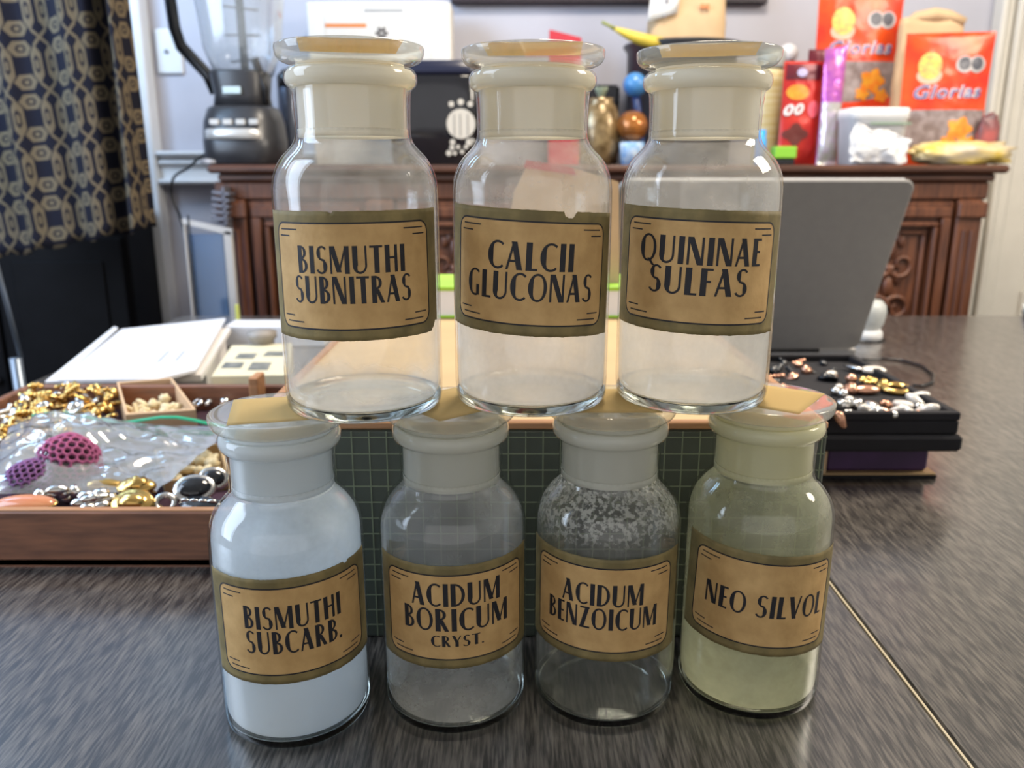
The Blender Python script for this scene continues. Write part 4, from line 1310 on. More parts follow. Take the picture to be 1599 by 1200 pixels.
def pouch(name, label, x0, y0, x1, ytop2, Y, hd, tilt=0.0, seed=1, design=None, body=None, slant=0.0, group=None, yb=None, cat='bag'):
    """pillow bag standing on the board; frame box x0..x1, top edge y0 at the left and ytop2 at the right"""
    X, wq, hq = post(x0, x1, y0, Y)
    s_ = Y / F * .985
    t = thing(name, label, cat, (X, Y, ZT), rot=(0, 0, R(tilt)), group=group)

    def S(u, v, d=0.0):
        u = min(1, max(0, u)); v = min(1, max(0, v)); b = (max(0, 1 - abs(2 * u - 1) ** 2.6)) * (max(.02, min(1, v * 6 + .15))) ** .5 * (max(0, 1 - v)) ** .42
        n = noise.noise((u * 5 + seed, v * 9, seed)) * .10 + noise.noise((u * 13, v * 21, seed)) * .045
        n *= .3 + b
        y = -hd * (b + n) - d
        return Vector(((u - .5) * 2 * wq * (1 - .03 * sin(v * pi)) + slant * v, y, v * (hq - (ytop2 - y0) * s_ * u)))
    mb = MB().grid(lambda u, v: S(u, v), 34, 44)
    mb.grid(lambda u, v: (lambda q: Vector((q.x, -q.y * .8 + .001, q.z)))(S(1 - u, v)), 34, 44)
    n0 = len(mb.v)
    mb.build('pouch_body', body or m_foil, t, merge=False)

    def uv(px, py): return ((px - x0) / (x1 - x0), 1 - (py - (y0 + (ytop2 - y0) * (px - x0) / (x1 - x0))) / (hq / s_ - (ytop2 - y0) * (px - x0) / (x1 - x0)))

    def fpx(d):
        def f(px, py):
            u, v = uv(px, py); return S(u, v, d)
        return f

    def patch(nm, x0_, y0_, x1_, y1_, m, d=.0012, shape=None, n=12):
        f = fpx(d); b = MB()
        b.grid(lambda u, v: f(*(shape(u, v) if shape else (x0_ + (x1_ - x0_) * u, y1_ + (y0_ - y1_) * v))), n, n)
        return b.build(nm, m, t)

    def oval(nm, cx, cyy, rx, ry, m, d=.0018, n=20, petals=0, pa=.2):
        f = fpx(d); b = MB(); k = 4
        vs = [f(cx, cyy)]
        for q in range(1, k + 1):
            for i in range(n):
                a = 2 * pi * i / n; r = q / k * (1 + (pa * cos(petals * a) if petals else 0))
                vs.append(f(cx + rx * r * cos(a), cyy + ry * r * sin(a)))
        fs = [(0, 1 + (i + 1) % n, 1 + i) for i in range(n)]
        for q in range(k - 1):
            for i in range(n):
                j = (i + 1) % n; fs.append((1 + q * n + i, 1 + q * n + j, 1 + q * n + n + j, 1 + q * n + n + i))
        b.add(vs, fs, True); return b.build(nm, m, t)

    def word(s, xa, ya, xb, yb_, hgt, m, mw):
        for nm, off, mm, d in (('lettering_outline', .035, mw, .0020), ('lettering', .0, m, .0040)):
            vs, fs = text_mesh(s, .22, off, 1.12)
            mnx = min(v[0] for v in vs); mxx = max(v[0] for v in vs)
            f = fpx(d); b = MB()
            out = []
            for x, y, _ in vs:
                k = (x - mnx) / (mxx - mnx)
                out.append(f(xa + (xb - xa) * k, ya + (yb_ - ya) * k - y * hgt))
            b.add(out, fs); b.build(nm, mm, t)
    if design: design(patch, oval, word)
    return t


def glorias(ox, oy, kx=1.0, win=85):
    def d(patch, oval, word):
        # clear window with candy behind, flower prints, lower red swoosh
        patch('candy_window', ox + 2, oy + win, ox + 133 * kx, oy + win + 82, m_candy, .0010)
        patch('lower_red_band', 0, 0, 0, 0, m_foil, .0016,
              shape=lambda u, v: (ox + 2 + 131 * kx * u, (oy + win + 88) + ((oy + win + 50 + 14 * sin(u * 3.1) * (1 - u)) - (oy + win + 88)) * v))
        oval('flower_print', ox + 92 * kx, oy + win + 28, 20, 16, m_org, .0022, petals=5)
        oval('flower_print', ox + 76 * kx, oy + win + 46, 12, 9, m_org, .0024, petals=5)
        oval('flower_print', ox + 110 * kx, oy + win + 48, 13, 9, m_org, .0024, petals=5)
        oval('emblem_base', ox + 38 * kx, oy + 44, 19, 12, m_pnk, .0018)
        oval('emblem_sun', ox + 38 * kx, oy + 30, 18, 19, m_ylg, .0024)
        oval('badge_plate', ox + 90 * kx, oy + 28, 14, 12, m_gry, .0018)
        oval('badge_plate', ox + 110 * kx, oy + 28, 14, 12, m_gry, .0020)
        oval('badge', ox + 90 * kx, oy + 27, 9.5, 9, m_dgy, .0026)
        oval('badge', ox + 110 * kx, oy + 27, 9.5, 9, m_dgy, .0026)
        word('Glorias', ox + 18, oy + 76, ox + 122 * kx, oy + 74, 26, m_blu, m_white)
    return d


pouch('candy_pouch', 'tall orange red candy pouch with blue lettering, standing left of the other one', 1278, -14, 1413, -14, 2.12, .028, 2, 3, glorias(1278, -2), group='orange red candy pouches')
pouch('candy_pouch', 'shorter orange red candy pouch with blue lettering, nearest the cream door', 1416, 52, 1552, 50, 1.99, .028, -3, 8, glorias(1414, 68, 1.02, 92), group='orange red candy pouches')
X, wq, hq = post(1405, 1506, 14, 2.06)
ks = thing('kraft_bag', 'crumpled kraft paper bag behind the two orange red pouches', 'bag', (X, 2.06, ZT))
sack('bag_body', wq, .030, hq * .93, m_kraft, ks, .006, 12, 11, taper=.95)
MB().tube([(-wq * .9, 0, hq * .88), (-wq * .5, 0, hq * .945), (0, -.005, hq * .96), (wq * .5, 0, hq * .95), (wq * .95, -.01, hq * .91)], [.012, .017, .020, .019, .014], 9, flat=.8).build('rolled_top', m_kraft, ks)

m_mar = mat('maroon_foil', (.16, .012, .025), .3, .2, noise_scale=12, col2=(.07, .01, .02), bump=.4)
m_rdo = mat('red_foil', (.55, .035, .020), .3, .1, noise_scale=12, col2=(.40, .012, .015), bump=.5)


def red_design(patch, oval, word):
    patch('dark_top', 1226, 100, 1283, 122, m_mar, .0012)
    oval('pale_mark', 1251, 112, 8, 6, mat('pale_lilac_print', (.42, .38, .60), .4), .0020)
    oval('orange_mark', 1246, 140, 18, 11, m_org, .0016)
    word('00', 1226, 173, 1256, 171, 21, m_white, m_white)
    oval('pink_mark', 1273, 164, 10, 12, mat('pink_print', (.70, .10, .15), .4), .0020)
    oval('brown_mark', 1246, 200, 18, 14, mat('brown_print', (.12, .02, .015), .4), .0016, petals=4)
    oval('orange_mark', 1240, 226, 10, 8, m_org, .0020)


pouch('red_pouch', 'narrow red pouch with white numerals between the yellow jar and the purple bag', 1223, 96, 1288, 96, 2.02, .016, 4, 5, red_design, m_rdo)
pouch('maroon_pouch', 'dark maroon pouch peeking out behind the narrow red pouch', 1262, 77, 1300, 77, 2.09, .010, 0, 9, None, m_mar)
m_pur = mat('glittering_purple_film', (.42, .10, .48), .18, .4, noise_scale=70, col2=(.60, .18, .45), bump=.8)
m_hol = mat('pale_green_glitter_film', (.46, .48, .40), .18, .4, noise_scale=60, col2=(.58, .48, .60), bump=.8)


def pdes(patch, oval, word):
    patch('pale_lower_part', 1289, 152, 1321, 252, m_hol, .0012)


pouch('gift_bag', 'slim glittering purple bag with a pale lower half left of the white tub', 1288, 76, 1322, 72, 2.0, .016, 0, 4, pdes, m_pur)

# white tub with crumpled tissue
m_tis = mat('white_tissue', (.78, .77, .77), .8, noise_amt=.06)
X, wq, hq = post(1318, 1410, 170, 1.93)
tub = thing('white_tub', 'white lidded tub in a crumpled plastic bag below the tall candy pouch', 'tub', (X, 1.935, ZT))
loft(MB(), [(0, 0, 0, wq * .88, .045), (0, 0, hq * .8, wq * .96, .050), (0, 0, hq * .82, wq, .053), (0, 0, hq * .98, wq, .053), (0, 0, hq, wq * .96, .050)], 28, 6).build('tub_body', m_tis, tub)
MB().box(-wq * .4, wq * .96, -.0555, -.0530, hq * .70, hq * .74, .0005).build('green_line', mat('dull_green_line', (.20, .28, .20), .5), tub)
MB().grid(crumple(lambda u, v: (wq * (-1.0 + 1.95 * u), -.060 - .012 * sin(pi * u) * sin(pi * min(1, v * 1.2)), .004 + hq * .68 * v * (1 - .35 * u)), .010, 26, 5), 40, 26).build('crumpled_bag', m_tis, tub).modifiers.new('film', 'SOLIDIFY').thickness = .0012
# flat yellow and tan packet lying in front
m_ytn = mat('yellow_tan_packet', (.55, .46, .34), .3, noise_scale=13, stretch=(1, 1, 3), col2=(.66, .46, .06), bump=.8, bscale=60)
X, wq, hq = post(1422, 1580, 222, 1.89)
tag(MB().ball((0, 0, hq * .5), wq * .93, 40, 14, sy=.30, sz=hq * .46 / wq, fn=lambda d: (1 + .30 * noise.noise(d * 3.1) + .16 * noise.noise(d * 9)) * (1 / max(abs(d.x), .72, abs(d.y) * .9) ** .6)).build('packet', m_ytn, loc=(X, 1.895, ZT)),
    'flat crinkled packet in yellow and tan lying under the shorter candy pouch', 'packet')
X, wq, hq = post(1538, 1574, 176, 1.94)
tag(MB().ball((0, 0, hq * .5), wq, 24, 14, sy=.5, sz=hq * .5 / wq, fn=lambda d: 1 + .25 * noise.noise(d * 3.3)).build('candy_packet', mat('dull_red_packet', (.42, .10, .09), .35, noise_scale=22, col2=(.06, .05, .06), bump=.5), loc=(X - .004, 1.962, ZT)),
    'small dull red packet at the right end of the sideboard', 'packet')

# ------------------------------------------------------------------ left wooden tray
m_tray = mat('reddish_brown_wood', (.26, .115, .065), .42, noise_scale=7, stretch=(3, 30, 30), col2=(.15, .070, .045), bump=.1)
m_velv = mat('aubergine_velvet', (.050, .018, .034), .95, noise_amt=.3)
Y0, Y1, XL_, XR_, HT = .569, .946, -.574, -.200, .045
ty = thing('wooden_tray', 'shallow reddish brown wooden tray full of jewelry at the left', 'tray', ((XL_ + XR_) / 2, Y0, 0))
hx = (XR_ - XL_) / 2; dyt = Y1 - Y0; th = .009
MB().box(-hx, hx, 0, dyt, .0, .006).build('tray_floor', m_tray, ty)
for nm, b in (('front_board', (-hx, hx, 0, th)), ('back_board', (-hx, hx, dyt - th, dyt)), ('side_board', (-hx, -hx + th, th, dyt - th)), ('side_board', (hx - th, hx, th, dyt - th))):
    MB().box(*b, 0, HT, .0015).build(nm, m_tray, ty)
MB().box(-hx + th, hx - th, th, dyt - th, .006, .016).build('velvet_lining', m_velv, ty)
rl = MB()
rl.box(-hx + .001, hx - .001, .0012, th - .001, HT - .0004, HT + .0006, .0002)
rl.build('orange_top_edge', m_ply, ty)  # orange strip along the top of the front board
dvx = at_z(437, 604, .02).x
MB().box(dvx - ty.location.x, dvx + .010 - ty.location.x, dyt - th - .03, dyt - th, .006, .062, .001).build('corner_block', m_ply, ty)

# jewelry pieces: one mesh of each kind, copied
m_jg = mat('polished_gold', (.80, .52, .17), .22, 1.0, noise_amt=.2)
m_js = mat('polished_silver', (.78, .77, .74), .2, 1.0, noise_amt=.1)
m_jc = mat('cream_beads', (.80, .68, .42), .35, noise_amt=.15)
m_jp = mat('pearl', (.80, .74, .66), .18, .1, coat=.5)
m_jk = mat('black_gem', (.010, .012, .016), .08, spec=.8)
m_jr = mat('rose_gold', (.78, .42, .28), .25, .9)
m_jo = mat('peach_shell', (.52, .16, .06), .25, noise_scale=40, stretch=(.3, 3, 3), col2=(.66, .30, .15), coat=.4)


def mesh_of(mb, name):
    me = bpy.data.meshes.new(name); me.from_pydata(mb.v, [], mb.f); me.polygons.foreach_set('use_smooth', mb.smooth); me.update(); return me


def with_mat(me, m):
    k = me.copy(); k.materials.append(m); return k


P_disc = MB().lathe([(0, -.002), (.008, -.002), (.0095, 0), (.0085, .0015), (.0065, .001), (.0055, .0035), (.003, .0055), (0, .006)], 14)
P_ring = MB()
for i in range(14):
    pass
P_ring.lathe([(.0065 + .0024 * cos(2 * pi * k / 7), .0024 * sin(2 * pi * k / 7)) for k in range(7)], 14, closed=True)
P_flow = MB()
for a in range(0, 360, 60): P_flow.ball((.0058 * cos(R(a)), .0058 * sin(R(a)), 0), .0040, 8, 5, sz=.6)
P_flow.ball((0, 0, .001), .0036, 8, 6)
P_leaf = MB().ball((0, 0, 0), .009, 12, 7, sy=.45, sz=.3, fn=lambda d: 1 + .12 * sin(9 * d.x))
P_knot = MB().ball((0, 0, 0), .0065, 12, 8, fn=lambda d: 1 + .28 * sin(5 * d.x + 3 * d.y) * cos(6 * d.z + 2 * d.y))
P_pear = MB().ball((0, 0, 0), .0050, 12, 8)
P_oval = MB().ball((0, 0, 0), .0085, 14, 8, sy=.6, sz=.42)
P_bar = MB()
for k in range(4): P_bar.ball((-.0075 + .005 * k, 0, 0), .0031, 8, 6)
KM = {k: mesh_of(v, k) for k, v in dict(disc=P_disc, ring=P_ring, flower=P_flow, leaf=P_leaf, knot=P_knot, pearl=P_pear, oval=P_oval, bar=P_bar).items()}
cache = {}


def piece(kind, m, name, label, cat, loc, sc=1.0, rot=None, group=None):
    if (kind, m.name) not in cache: cache[(kind, m.name)] = with_mat(KM[kind], m)
    o = bpy.data.objects.new(name, cache[(kind, m.name)]); COL.objects.link(o)
    o.location = loc; o.scale = (sc, sc, sc) if isinstance(sc, (int, float)) else sc
    o.rotation_euler = rot or (random.uniform(-.6, .6), random.uniform(-.6, .6), random.uniform(0, 6))
    return tag(o, label, cat, group)


rnd = random.Random(5)
# golden heap at the tray's back left
WORD = dict(disc='domed disc', ring='plain ring', flower='six petal flower', leaf='pointed leaf', knot='lumpy knot', bar='beaded bar', oval='smooth oval', pearl='round bead')
N_ = 0
while N_ < 170:
    px, py = rnd.uniform(-30, 182), rnd.uniform(604, 696)
    if py < 614 + max(0, (60 - px)) * .35 or py > 700 - max(0, px - 60) * .42: continue
    q = at_z(px, py, .038)
    if q.x < XL_ + .018 or q.y > Y1 - .018: continue
    hgt = .021 + .036 * max(0, 1 - ((px - 95) / 150) ** 2) * (.25 + .75 * rnd.random())
    q = Vector((q.x, q.y, hgt))
    kind = rnd.choice(['disc', 'ring', 'flower', 'leaf', 'knot', 'bar', 'oval'])
    m = m_jg if rnd.random() < .72 else m_js
    piece(kind, m, 'heaped_earring', ('golden ' if m is m_jg else 'silver ') + WORD[kind] + ' earring heaped at the back left of the wooden tray', 'earring', q, rnd.uniform(.7, 1.15), group='heap of golden earrings in the wooden tray')
    N_ += 1
# loose pieces at the tray's back right
for k, (px, py, kind, m, sc) in enumerate(((312, 614, 'disc', m_jg, 1.25), (345, 610, 'flower', m_jg, 1.2), (372, 612, 'bar', m_jg, 1.3), (388, 608, 'leaf', m_jg, 1.1), (330, 626, 'bar', m_js, 1.2),
                                           (352, 630, 'knot', m_js, 1.0), (376, 622, 'oval', m_js, 1.0), (308, 630, 'ring', m_js, .9), (400, 612, 'bar', m_js, 1.1))):
    q = at_z(px, py, .026)
    piece(kind, m, 'brooch', ('golden ' if m is m_jg else 'silver ') + WORD[kind] + (' brooch far behind the left bottom jar\'s stopper' if px > 340 else ' brooch just right of the cream bead box'), 'brooch', q, sc)


def open_box(name, label, px, hgt, m, z=.016):
    """open cardboard box from its rim's four frame corners (front left, front right, back right, back left)"""
    P = [at_z(x, y, z + hgt) for x, y in px]
    c = sum(P, Vector()) / 4
    t = thing(name, label, 'box', (c.x, c.y, z))
    Q = [Vector((p.x - c.x, p.y - c.y, 0)) for p in P]; I = [q * .92 for q in Q]
    mb = MB()
    for i in range(4):
        j = (i + 1) % 4
        a, b, e, f = Q[i], Q[j], I[j], I[i]
        vs = [(a.x, a.y, 0), (b.x, b.y, 0), (b.x, b.y, hgt), (a.x, a.y, hgt), (f.x, f.y, 0), (e.x, e.y, 0), (e.x, e.y, hgt), (f.x, f.y, hgt)]
        mb.add(vs, [(0, 1, 2, 3), (5, 4, 7, 6), (3, 2, 6, 7), (1, 0, 4, 5), (0, 3, 7, 4), (2, 1, 5, 6)])
    vs = [(q.x, q.y, z_) for z_ in (0, .002) for q in Q]
    mb.add(vs, [(3, 2, 1, 0), (4, 5, 6, 7), (0, 1, 5, 4), (1, 2, 6, 5), (2, 3, 7, 6), (3, 0, 4, 7)])
    mb.build('box_walls', m, t)
    return t, c, Q


m_card2 = mat('pinkish_cardboard', (.62, .42, .25), .7, noise_amt=.1)
t1, c1, Q1 = open_box('bead_box', 'small open cardboard box of cream beads in the middle of the wooden tray', [(196, 648), (306, 640), (268, 590), (182, 597)], .030, m_card2)
for k in range(34):
    u, v = rnd.uniform(.06, .94), rnd.uniform(.05, .85)
    q = Q1[0].lerp(Q1[1], u).lerp(Q1[3].lerp(Q1[2], u), v) * .86
    kd = rnd.choice(['bar', 'pearl', 'oval', 'knot'])
    piece(kd, m_jc, 'cream_bead', 'cream ' + WORD[kd] + ' in the open cardboard box behind the zip bag', 'bead', (c1.x + q.x, c1.y + q.y, .016 + .008 + .012 * rnd.random()), rnd.uniform(.7, 1.1), group='cream beads in the small cardboard box')
t2, c2, Q2 = open_box('card_box', 'small tan cardboard box under the end of the zip bag in the wooden tray', [(256, 752), (362, 742), (344, 692), (240, 702)], .014, m_card)
for k in range(16):
    u, v = rnd.uniform(.06, .94), rnd.uniform(.1, .9)
    q = Q2[0].lerp(Q2[1], u).lerp(Q2[3].lerp(Q2[2], u), v) * .84
    kd = rnd.choice(['pearl', 'oval', 'knot'])
    piece(kd, m_jc, 'pale_bead', 'pale ' + WORD[kd] + ' in the tan box at the zip bag\'s right end', 'bead', (c2.x + q.x, c2.y + q.y, .016 + .007), rnd.uniform(.8, 1.1), group='pale beads in the tan box below the zip bag')

# the larger front brooches
def brooch(px, py, z, kind, m, sc, label, rot, stone=None, cat='brooch'):
    q = at_z(px, py, z)
    t = thing('brooch', label, cat, q, rot=rot)
    o = bpy.data.objects.new('setting', with_mat(KM[kind], m)); COL.objects.link(o); o.parent = t; o.scale = sc
    if stone:
        k2, m2_, s2 = stone
        o2 = bpy.data.objects.new('stone', with_mat(KM[k2], m2_)); COL.objects.link(o2); o2.parent = t; o2.scale = s2; o2.location = (0, 0, .002 * sc[2])
    return t


t = thing('shell_brooch', 'long oval peach shell brooch at the front left of the wooden tray', 'brooch', at_z(38, 788, .040), rot=(R(15), 0, R(4)))
MB().ball((0, 0, 0), .024, 26, 12, sy=.42, sz=.26).build('peach_shell', m_jo, t)
MB().lathe([(1.0 + .06 * cos(2 * pi * k / 6), .06 * sin(2 * pi * k / 6)) for k in range(6)], 28, closed=True, M=Matrix.Diagonal((.0236, .0100, .018, 1))).build('gold_rim', m_jg, t)
brooch(90, 770, .034, 'bar', m_js, (1.7, 2.0, 1.6), 'twisted silver brooch just right of the peach shell brooch', (.5, .1, .6), ('oval', m_js, (1.1, .9, 1.2)))
brooch(147, 782, .032, 'flower', m_js, (1.8, 1.3, 1.6), 'silver spray brooch in the middle of the tray front', (.5, 0, .5), ('leaf', m_js, (1.3, 1, 1.2)))
brooch(163, 757, .034, 'leaf', m_jg, (1.9, 1.6, 1.5), 'left of the two golden leaf brooches below the zip bag', (.4, .1, .2))
brooch(213, 760, .034, 'oval', m_jg, (2.0, 1.9, 1.5), 'right golden oval brooch below the zip bag', (.4, 0, .0), ('knot', m_jg, (1.5, 1.1, .8)))
brooch(207, 787, .030, 'disc', m_jg, (1.9, 1.4, 1.5), 'round ribbed golden brooch at the tray\'s front edge', (.7, 0, 0))
brooch(258, 786, .028, 'ring', m_js, (1.1, 1.1, 1.1), 'small silver ring-shaped pin beside the black stone brooches', (.8, 0, .4))
brooch(304, 764, .034, 'ring', m_js, (2.0, 1.6, 1.2), 'large black stone brooch in a silver mount left of the left bottom jar', (.7, 0, .3), ('oval', m_jk, (1.6, 1.9, 1.2)))
brooch(334, 748, .036, 'ring', m_js, (1.5, 1.2, 1.1), 'upper black stone brooch tucked behind the left bottom jar', (.9, .2, .2), ('oval', m_jk, (1.1, 1.4, 1.0)))
brooch(312, 790, .030, 'leaf', m_jk, (2.2, 2.6, 2.0), 'black leaf brooch against the tray\'s front edge', (.3, 0, -.1), ('bar', m_js, (1.5, .5, .9)))
for k in range(10):
    px, py = rnd.uniform(95, 330), rnd.uniform(762, 796)
    kd = ('knot', 'bar', 'ring')[k % 3]; md_ = (m_jg, m_js, m_jr, m_jg)[k % 4]
    piece(kd, md_, 'loose_bead', {'polished_gold': 'tiny golden ', 'polished_silver': 'tiny silver ', 'rose_gold': 'tiny rose gold '}[md_.name] + WORD[kd] + ' lying between the front brooches of the wooden tray', 'bead', at_z(px, py, .021), rnd.uniform(.5, .8), group='loose metal beads along the tray front')

# zip bag with mauve lace balls
m_net = mat('mauve_lace', (.38, .09, .22), .75, noise_amt=.2)
m_net2 = mat('violet_lace', (.20, .08, .24), .75, noise_amt=.2)
m_zip = plastic_film('clear_zip_bag_plastic', (.95, .97, .99), .55, .20)


def lace(px, py, z, r, m, label, sz=.8, seed=0):
    q = at_z(px, py, z)
    t = thing('lace_ball', label, 'lace ball', q, rot=(0, .3, seed))
    import bmesh
    bm = bmesh.new(); bmesh.ops.create_icosphere(bm, subdivisions=3, radius=r)
    for v in bm.verts:
        v.co *= 1 + .10 * noise.noise(v.co * 60 + Vector((seed, 0, 0))); v.co.z *= sz
    dv = [tuple(f.calc_center_median()) for f in bm.faces]; bm.faces.index_update(); df = []
    for v in bm.verts:
        nrm = v.co.normalized(); ax = nrm.cross(Vector((.3, .5, .81))).normalized(); ay = nrm.cross(ax)
        fl = sorted(v.link_faces, key=lambda f: atan2((f.calc_center_median() - v.co).dot(ay), (f.calc_center_median() - v.co).dot(ax)))
        df.append([f.index for f in fl])
    me = bpy.data.meshes.new('lace_net'); me.from_pydata(dv, [], df)
    me.materials.append(m)
    o = bpy.data.objects.new('lace_net', me); COL.objects.link(o); o.parent = t
    # holes: keep a wide strap along each edge
    md = o.modifiers.new('holes', 'WIREFRAME'); md.thickness = r * .13; md.use_even_offset = False
    for p in me.polygons: p.use_smooth = True
    bm.free()
    MB().ball((0, 0, 0), r * .86, 20, 14, sz=sz).build('filling', m_velv, t)
    return t


lace(108, 718, .046, .0255, m_net, 'mauve lace ball inside the clear zip bag', .85, 1)
lace(46, 746, .040, .020, m_net2, 'violet lace ball at the left inside the clear zip bag', .7, 4)
zb_ = thing('zip_bag', 'clear plastic zip bag with a green closure lying on the wooden tray', 'bag', (0, 0, .0))
A_, B_, C_, D_ = at_z(-25, 772, .036), at_z(245, 768, .030), at_z(362, 668, .040), at_z(30, 655, .046)


def zs(side):
    def f(u, v):
        q = A_.lerp(B_, u).lerp(D_.lerp(C_, u), v)
        e = min(1, 6 * u * (1 - u)) * min(1, 5 * v * (1 - v) + .02)
        hump = .022 * math.exp(-((u - .28) / .30) ** 2) * (min(1, 4.2 * v * (1 - v))) ** .6
        z = q.z + side * (hump + .004 * e)
        if side < 0: z = q.z - .004 * e
        n = noise.noise((u * 7 + v * 5, v * 8 - u * 2, side)) * .010 + noise.noise((u * 17 + v * 9, v * 15, 2)) * .0025
        z += n * e * (1 if side > 0 else .3)
        return (q.x + noise.noise((u * 9, v * 9, 5)) * .003, q.y, max(z, .020))
    return f


mb = MB().grid(zs(1), 60, 44).grid(lambda u, v: zs(-1)(1 - u, v), 60, 44)
mb.build('plastic_film', m_zip, zb_)
m_zg = mat('green_zip', (.03, .42, .22), .35, alpha=.9)
pts = [D_.lerp(C_, .08 + .9 * k / 12) + Vector((0, -.004, .006 + .004 * sin(k * .9))) for k in range(13)]
MB().tube(pts, .0026, 8, flat=.6).build('zip_closure', m_zg, zb_)

# ------------------------------------------------------------------ papers behind the tray
def sheet(corners, z, th, name, m, parent=None):
    P = [at_z(x, y, z + th) for x, y in corners]
    n = len(P); c = sum(P, Vector()) / n
    mb = MB().add([(p.x - c.x, p.y - c.y, 0) for p in P] + [(p.x - c.x, p.y - c.y, th) for p in P],
                  [tuple(range(n))[::-1], tuple(range(n, 2 * n))] + [(i, (i + 1) % n, n + (i + 1) % n, n + i) for i in range(n)])
    o = mb.build(name, m, parent, loc=(c.x, c.y, z))
    return o


m_pap = mat('bright_white_paper', (.66, .66, .69), .65, noise_amt=.02)
m_pap2 = mat('off_white_paper', (.74, .70, .66), .7, noise_amt=.05)
m_news = mat('yellowed_newsprint', (.66, .60, .42), .75, noise_amt=.1)
tag(sheet([(150, 590), (322, 585), (352, 524), (205, 524)], 0, .028, 'catalogue', m_pap2), 'thick off-white catalogue at the bottom of the paper stack behind the tray', 'catalogue', 'papers behind the wooden tray')
tag(sheet([(120, 592), (314, 586), (360, 512), (196, 520)], .0282, .008, 'magazine', m_pap2), 'off-white magazine in the middle of the paper stack behind the tray', 'magazine', 'papers behind the wooden tray')
tag(sheet([(70, 596), (92, 595), (184, 512), (178, 510)], .0366, .003, 'envelope', m_pap), 'narrow white envelope edge at the left of the paper stack', 'envelope', 'papers behind the wooden tray')
pm_ = tag(sheet([(92, 594), (246, 592), (306, 577), (352, 497), (190, 514)], .0400, .004, 'letter', m_pap), 'bright white letter on top of the paper stack behind the tray', 'letter', 'papers behind the wooden tray')
c = pm_.location
pq = MB()
for (xa, ya, xb, yb) in ((244, 566, 262, 548), (272, 564, 286, 548)):
    a = at_z(xa, ya, .0442); b = at_z(xb, yb, .0442); d = Vector((.004, .0, 0))
    P = [a, a + d, b + d, b]; pq.add([(p.x - c.x, p.y - c.y, .0043) for p in P], [(0, 1, 2, 3)])
pq.build('pencil_marks', mat('grey_pencil', (.35, .38, .42), .6), pm_)
nw = tag(sheet([(330, 588), (452, 586), (456, 536), (362, 540)], .0, .040, 'photo_album', m_news), 'yellowed booklet with dark photographs lying between the papers and the left top jar', 'booklet')
c = nw.location; ph_ = MB()
for (x0_, y0_, x1_, y1_) in ((344, 575, 376, 566), (386, 578, 418, 566), (410, 556, 444, 549), (366, 560, 396, 552)):
    P = [at_z(x, y, .0404) for x, y in ((x0_, y0_), (x1_, y0_), (x1_ + 6, y1_), (x0_ + 8, y1_))]
    ph_.add([(p.x - c.x, p.y - c.y, .0404) for p in P], [(0, 1, 2, 3)])
ph_.build('photographs', mat('dark_photo_print', (.12, .13, .12), .4, noise_scale=60, col2=(.24, .24, .22)), nw)
q = at_z(392, 545, 0.04)
sp2 = thing('thread_spool', 'grey brown spool standing behind the yellowed booklet', 'spool', (q.x + .005, q.y + .04, 0))
MB().lathe([(0, 0), (.022, 0), (.022, .006), (.016, .010), (.017, .045), (.022, .050), (.021, .058), (0, .060)], 22).build('spool_body', mat('grey_brown_spool', (.28, .25, .22), .5, noise_amt=.3), sp2)
q = at_z(405, 524, .03)
tag(MB().box(-.085, .085, 0, .06, 0, .036, .002).build('white_box', m_pap, loc=(q.x + .01, q.y + .05, 0)), 'flat white box behind the grey brown spool', 'box')

# ------------------------------------------------------------------ right: purple case and black jewelry tray
m_vel = mat('black_velvet', (.010, .009, .012), .9, noise_amt=.3)
m_purp = mat('dark_purple_satin', (.050, .014, .075), .55, noise_amt=.3, noise_scale=30)
cs = thing('purple_case', 'low dark purple case with a gilt lower edge under the black jewelry tray', 'case', (.305, .752, 0))
MB().box(0, .100, .004, .22, .006, .034, .003).build('case_body', m_purp, cs)
MB().box(-.004, .108, 0, .225, 0, .004, .001).build('black_foot', m_vel, cs)
MB().box(-.004, .106, -.001, .224, .004, .0065, .0006).build('gilt_edge', mat('dull_gilt', (.42, .28, .14), .4, .3), cs)
MB().box(-.005, -.0005, .0, .22, .004, .034, .0006).build('side_panel', m_card2, cs)
jt = thing('jewelry_tray', 'black velvet jewelry tray on the purple case at the right', 'tray', (.322, .735, .0345))
jx0, jx1 = .205 - .322, .418 - .322
MB().box(jx0, jx1 + .004, -.004, .256, 0, .016, .003).build('lower_rim', m_vel, jt)
MB().box(jx0 + .002, jx1, 0, .252, .016, .030, .002).build('velvet_body', m_vel, jt)
wl_ = MB()
wl_.box(jx0 + .002, jx1, 0, .008, .030, .038, .001); wl_.box(jx0 + .002, jx1, .244, .252, .030, .038, .001)
wl_.box(jx0 + .002, jx0 + .010, .008, .244, .030, .038, .001); wl_.box(jx1 - .008, jx1, .008, .244, .030, .038, .001)
wl_.build('raised_border', m_vel, jt)
ZJ = .0345 + .030
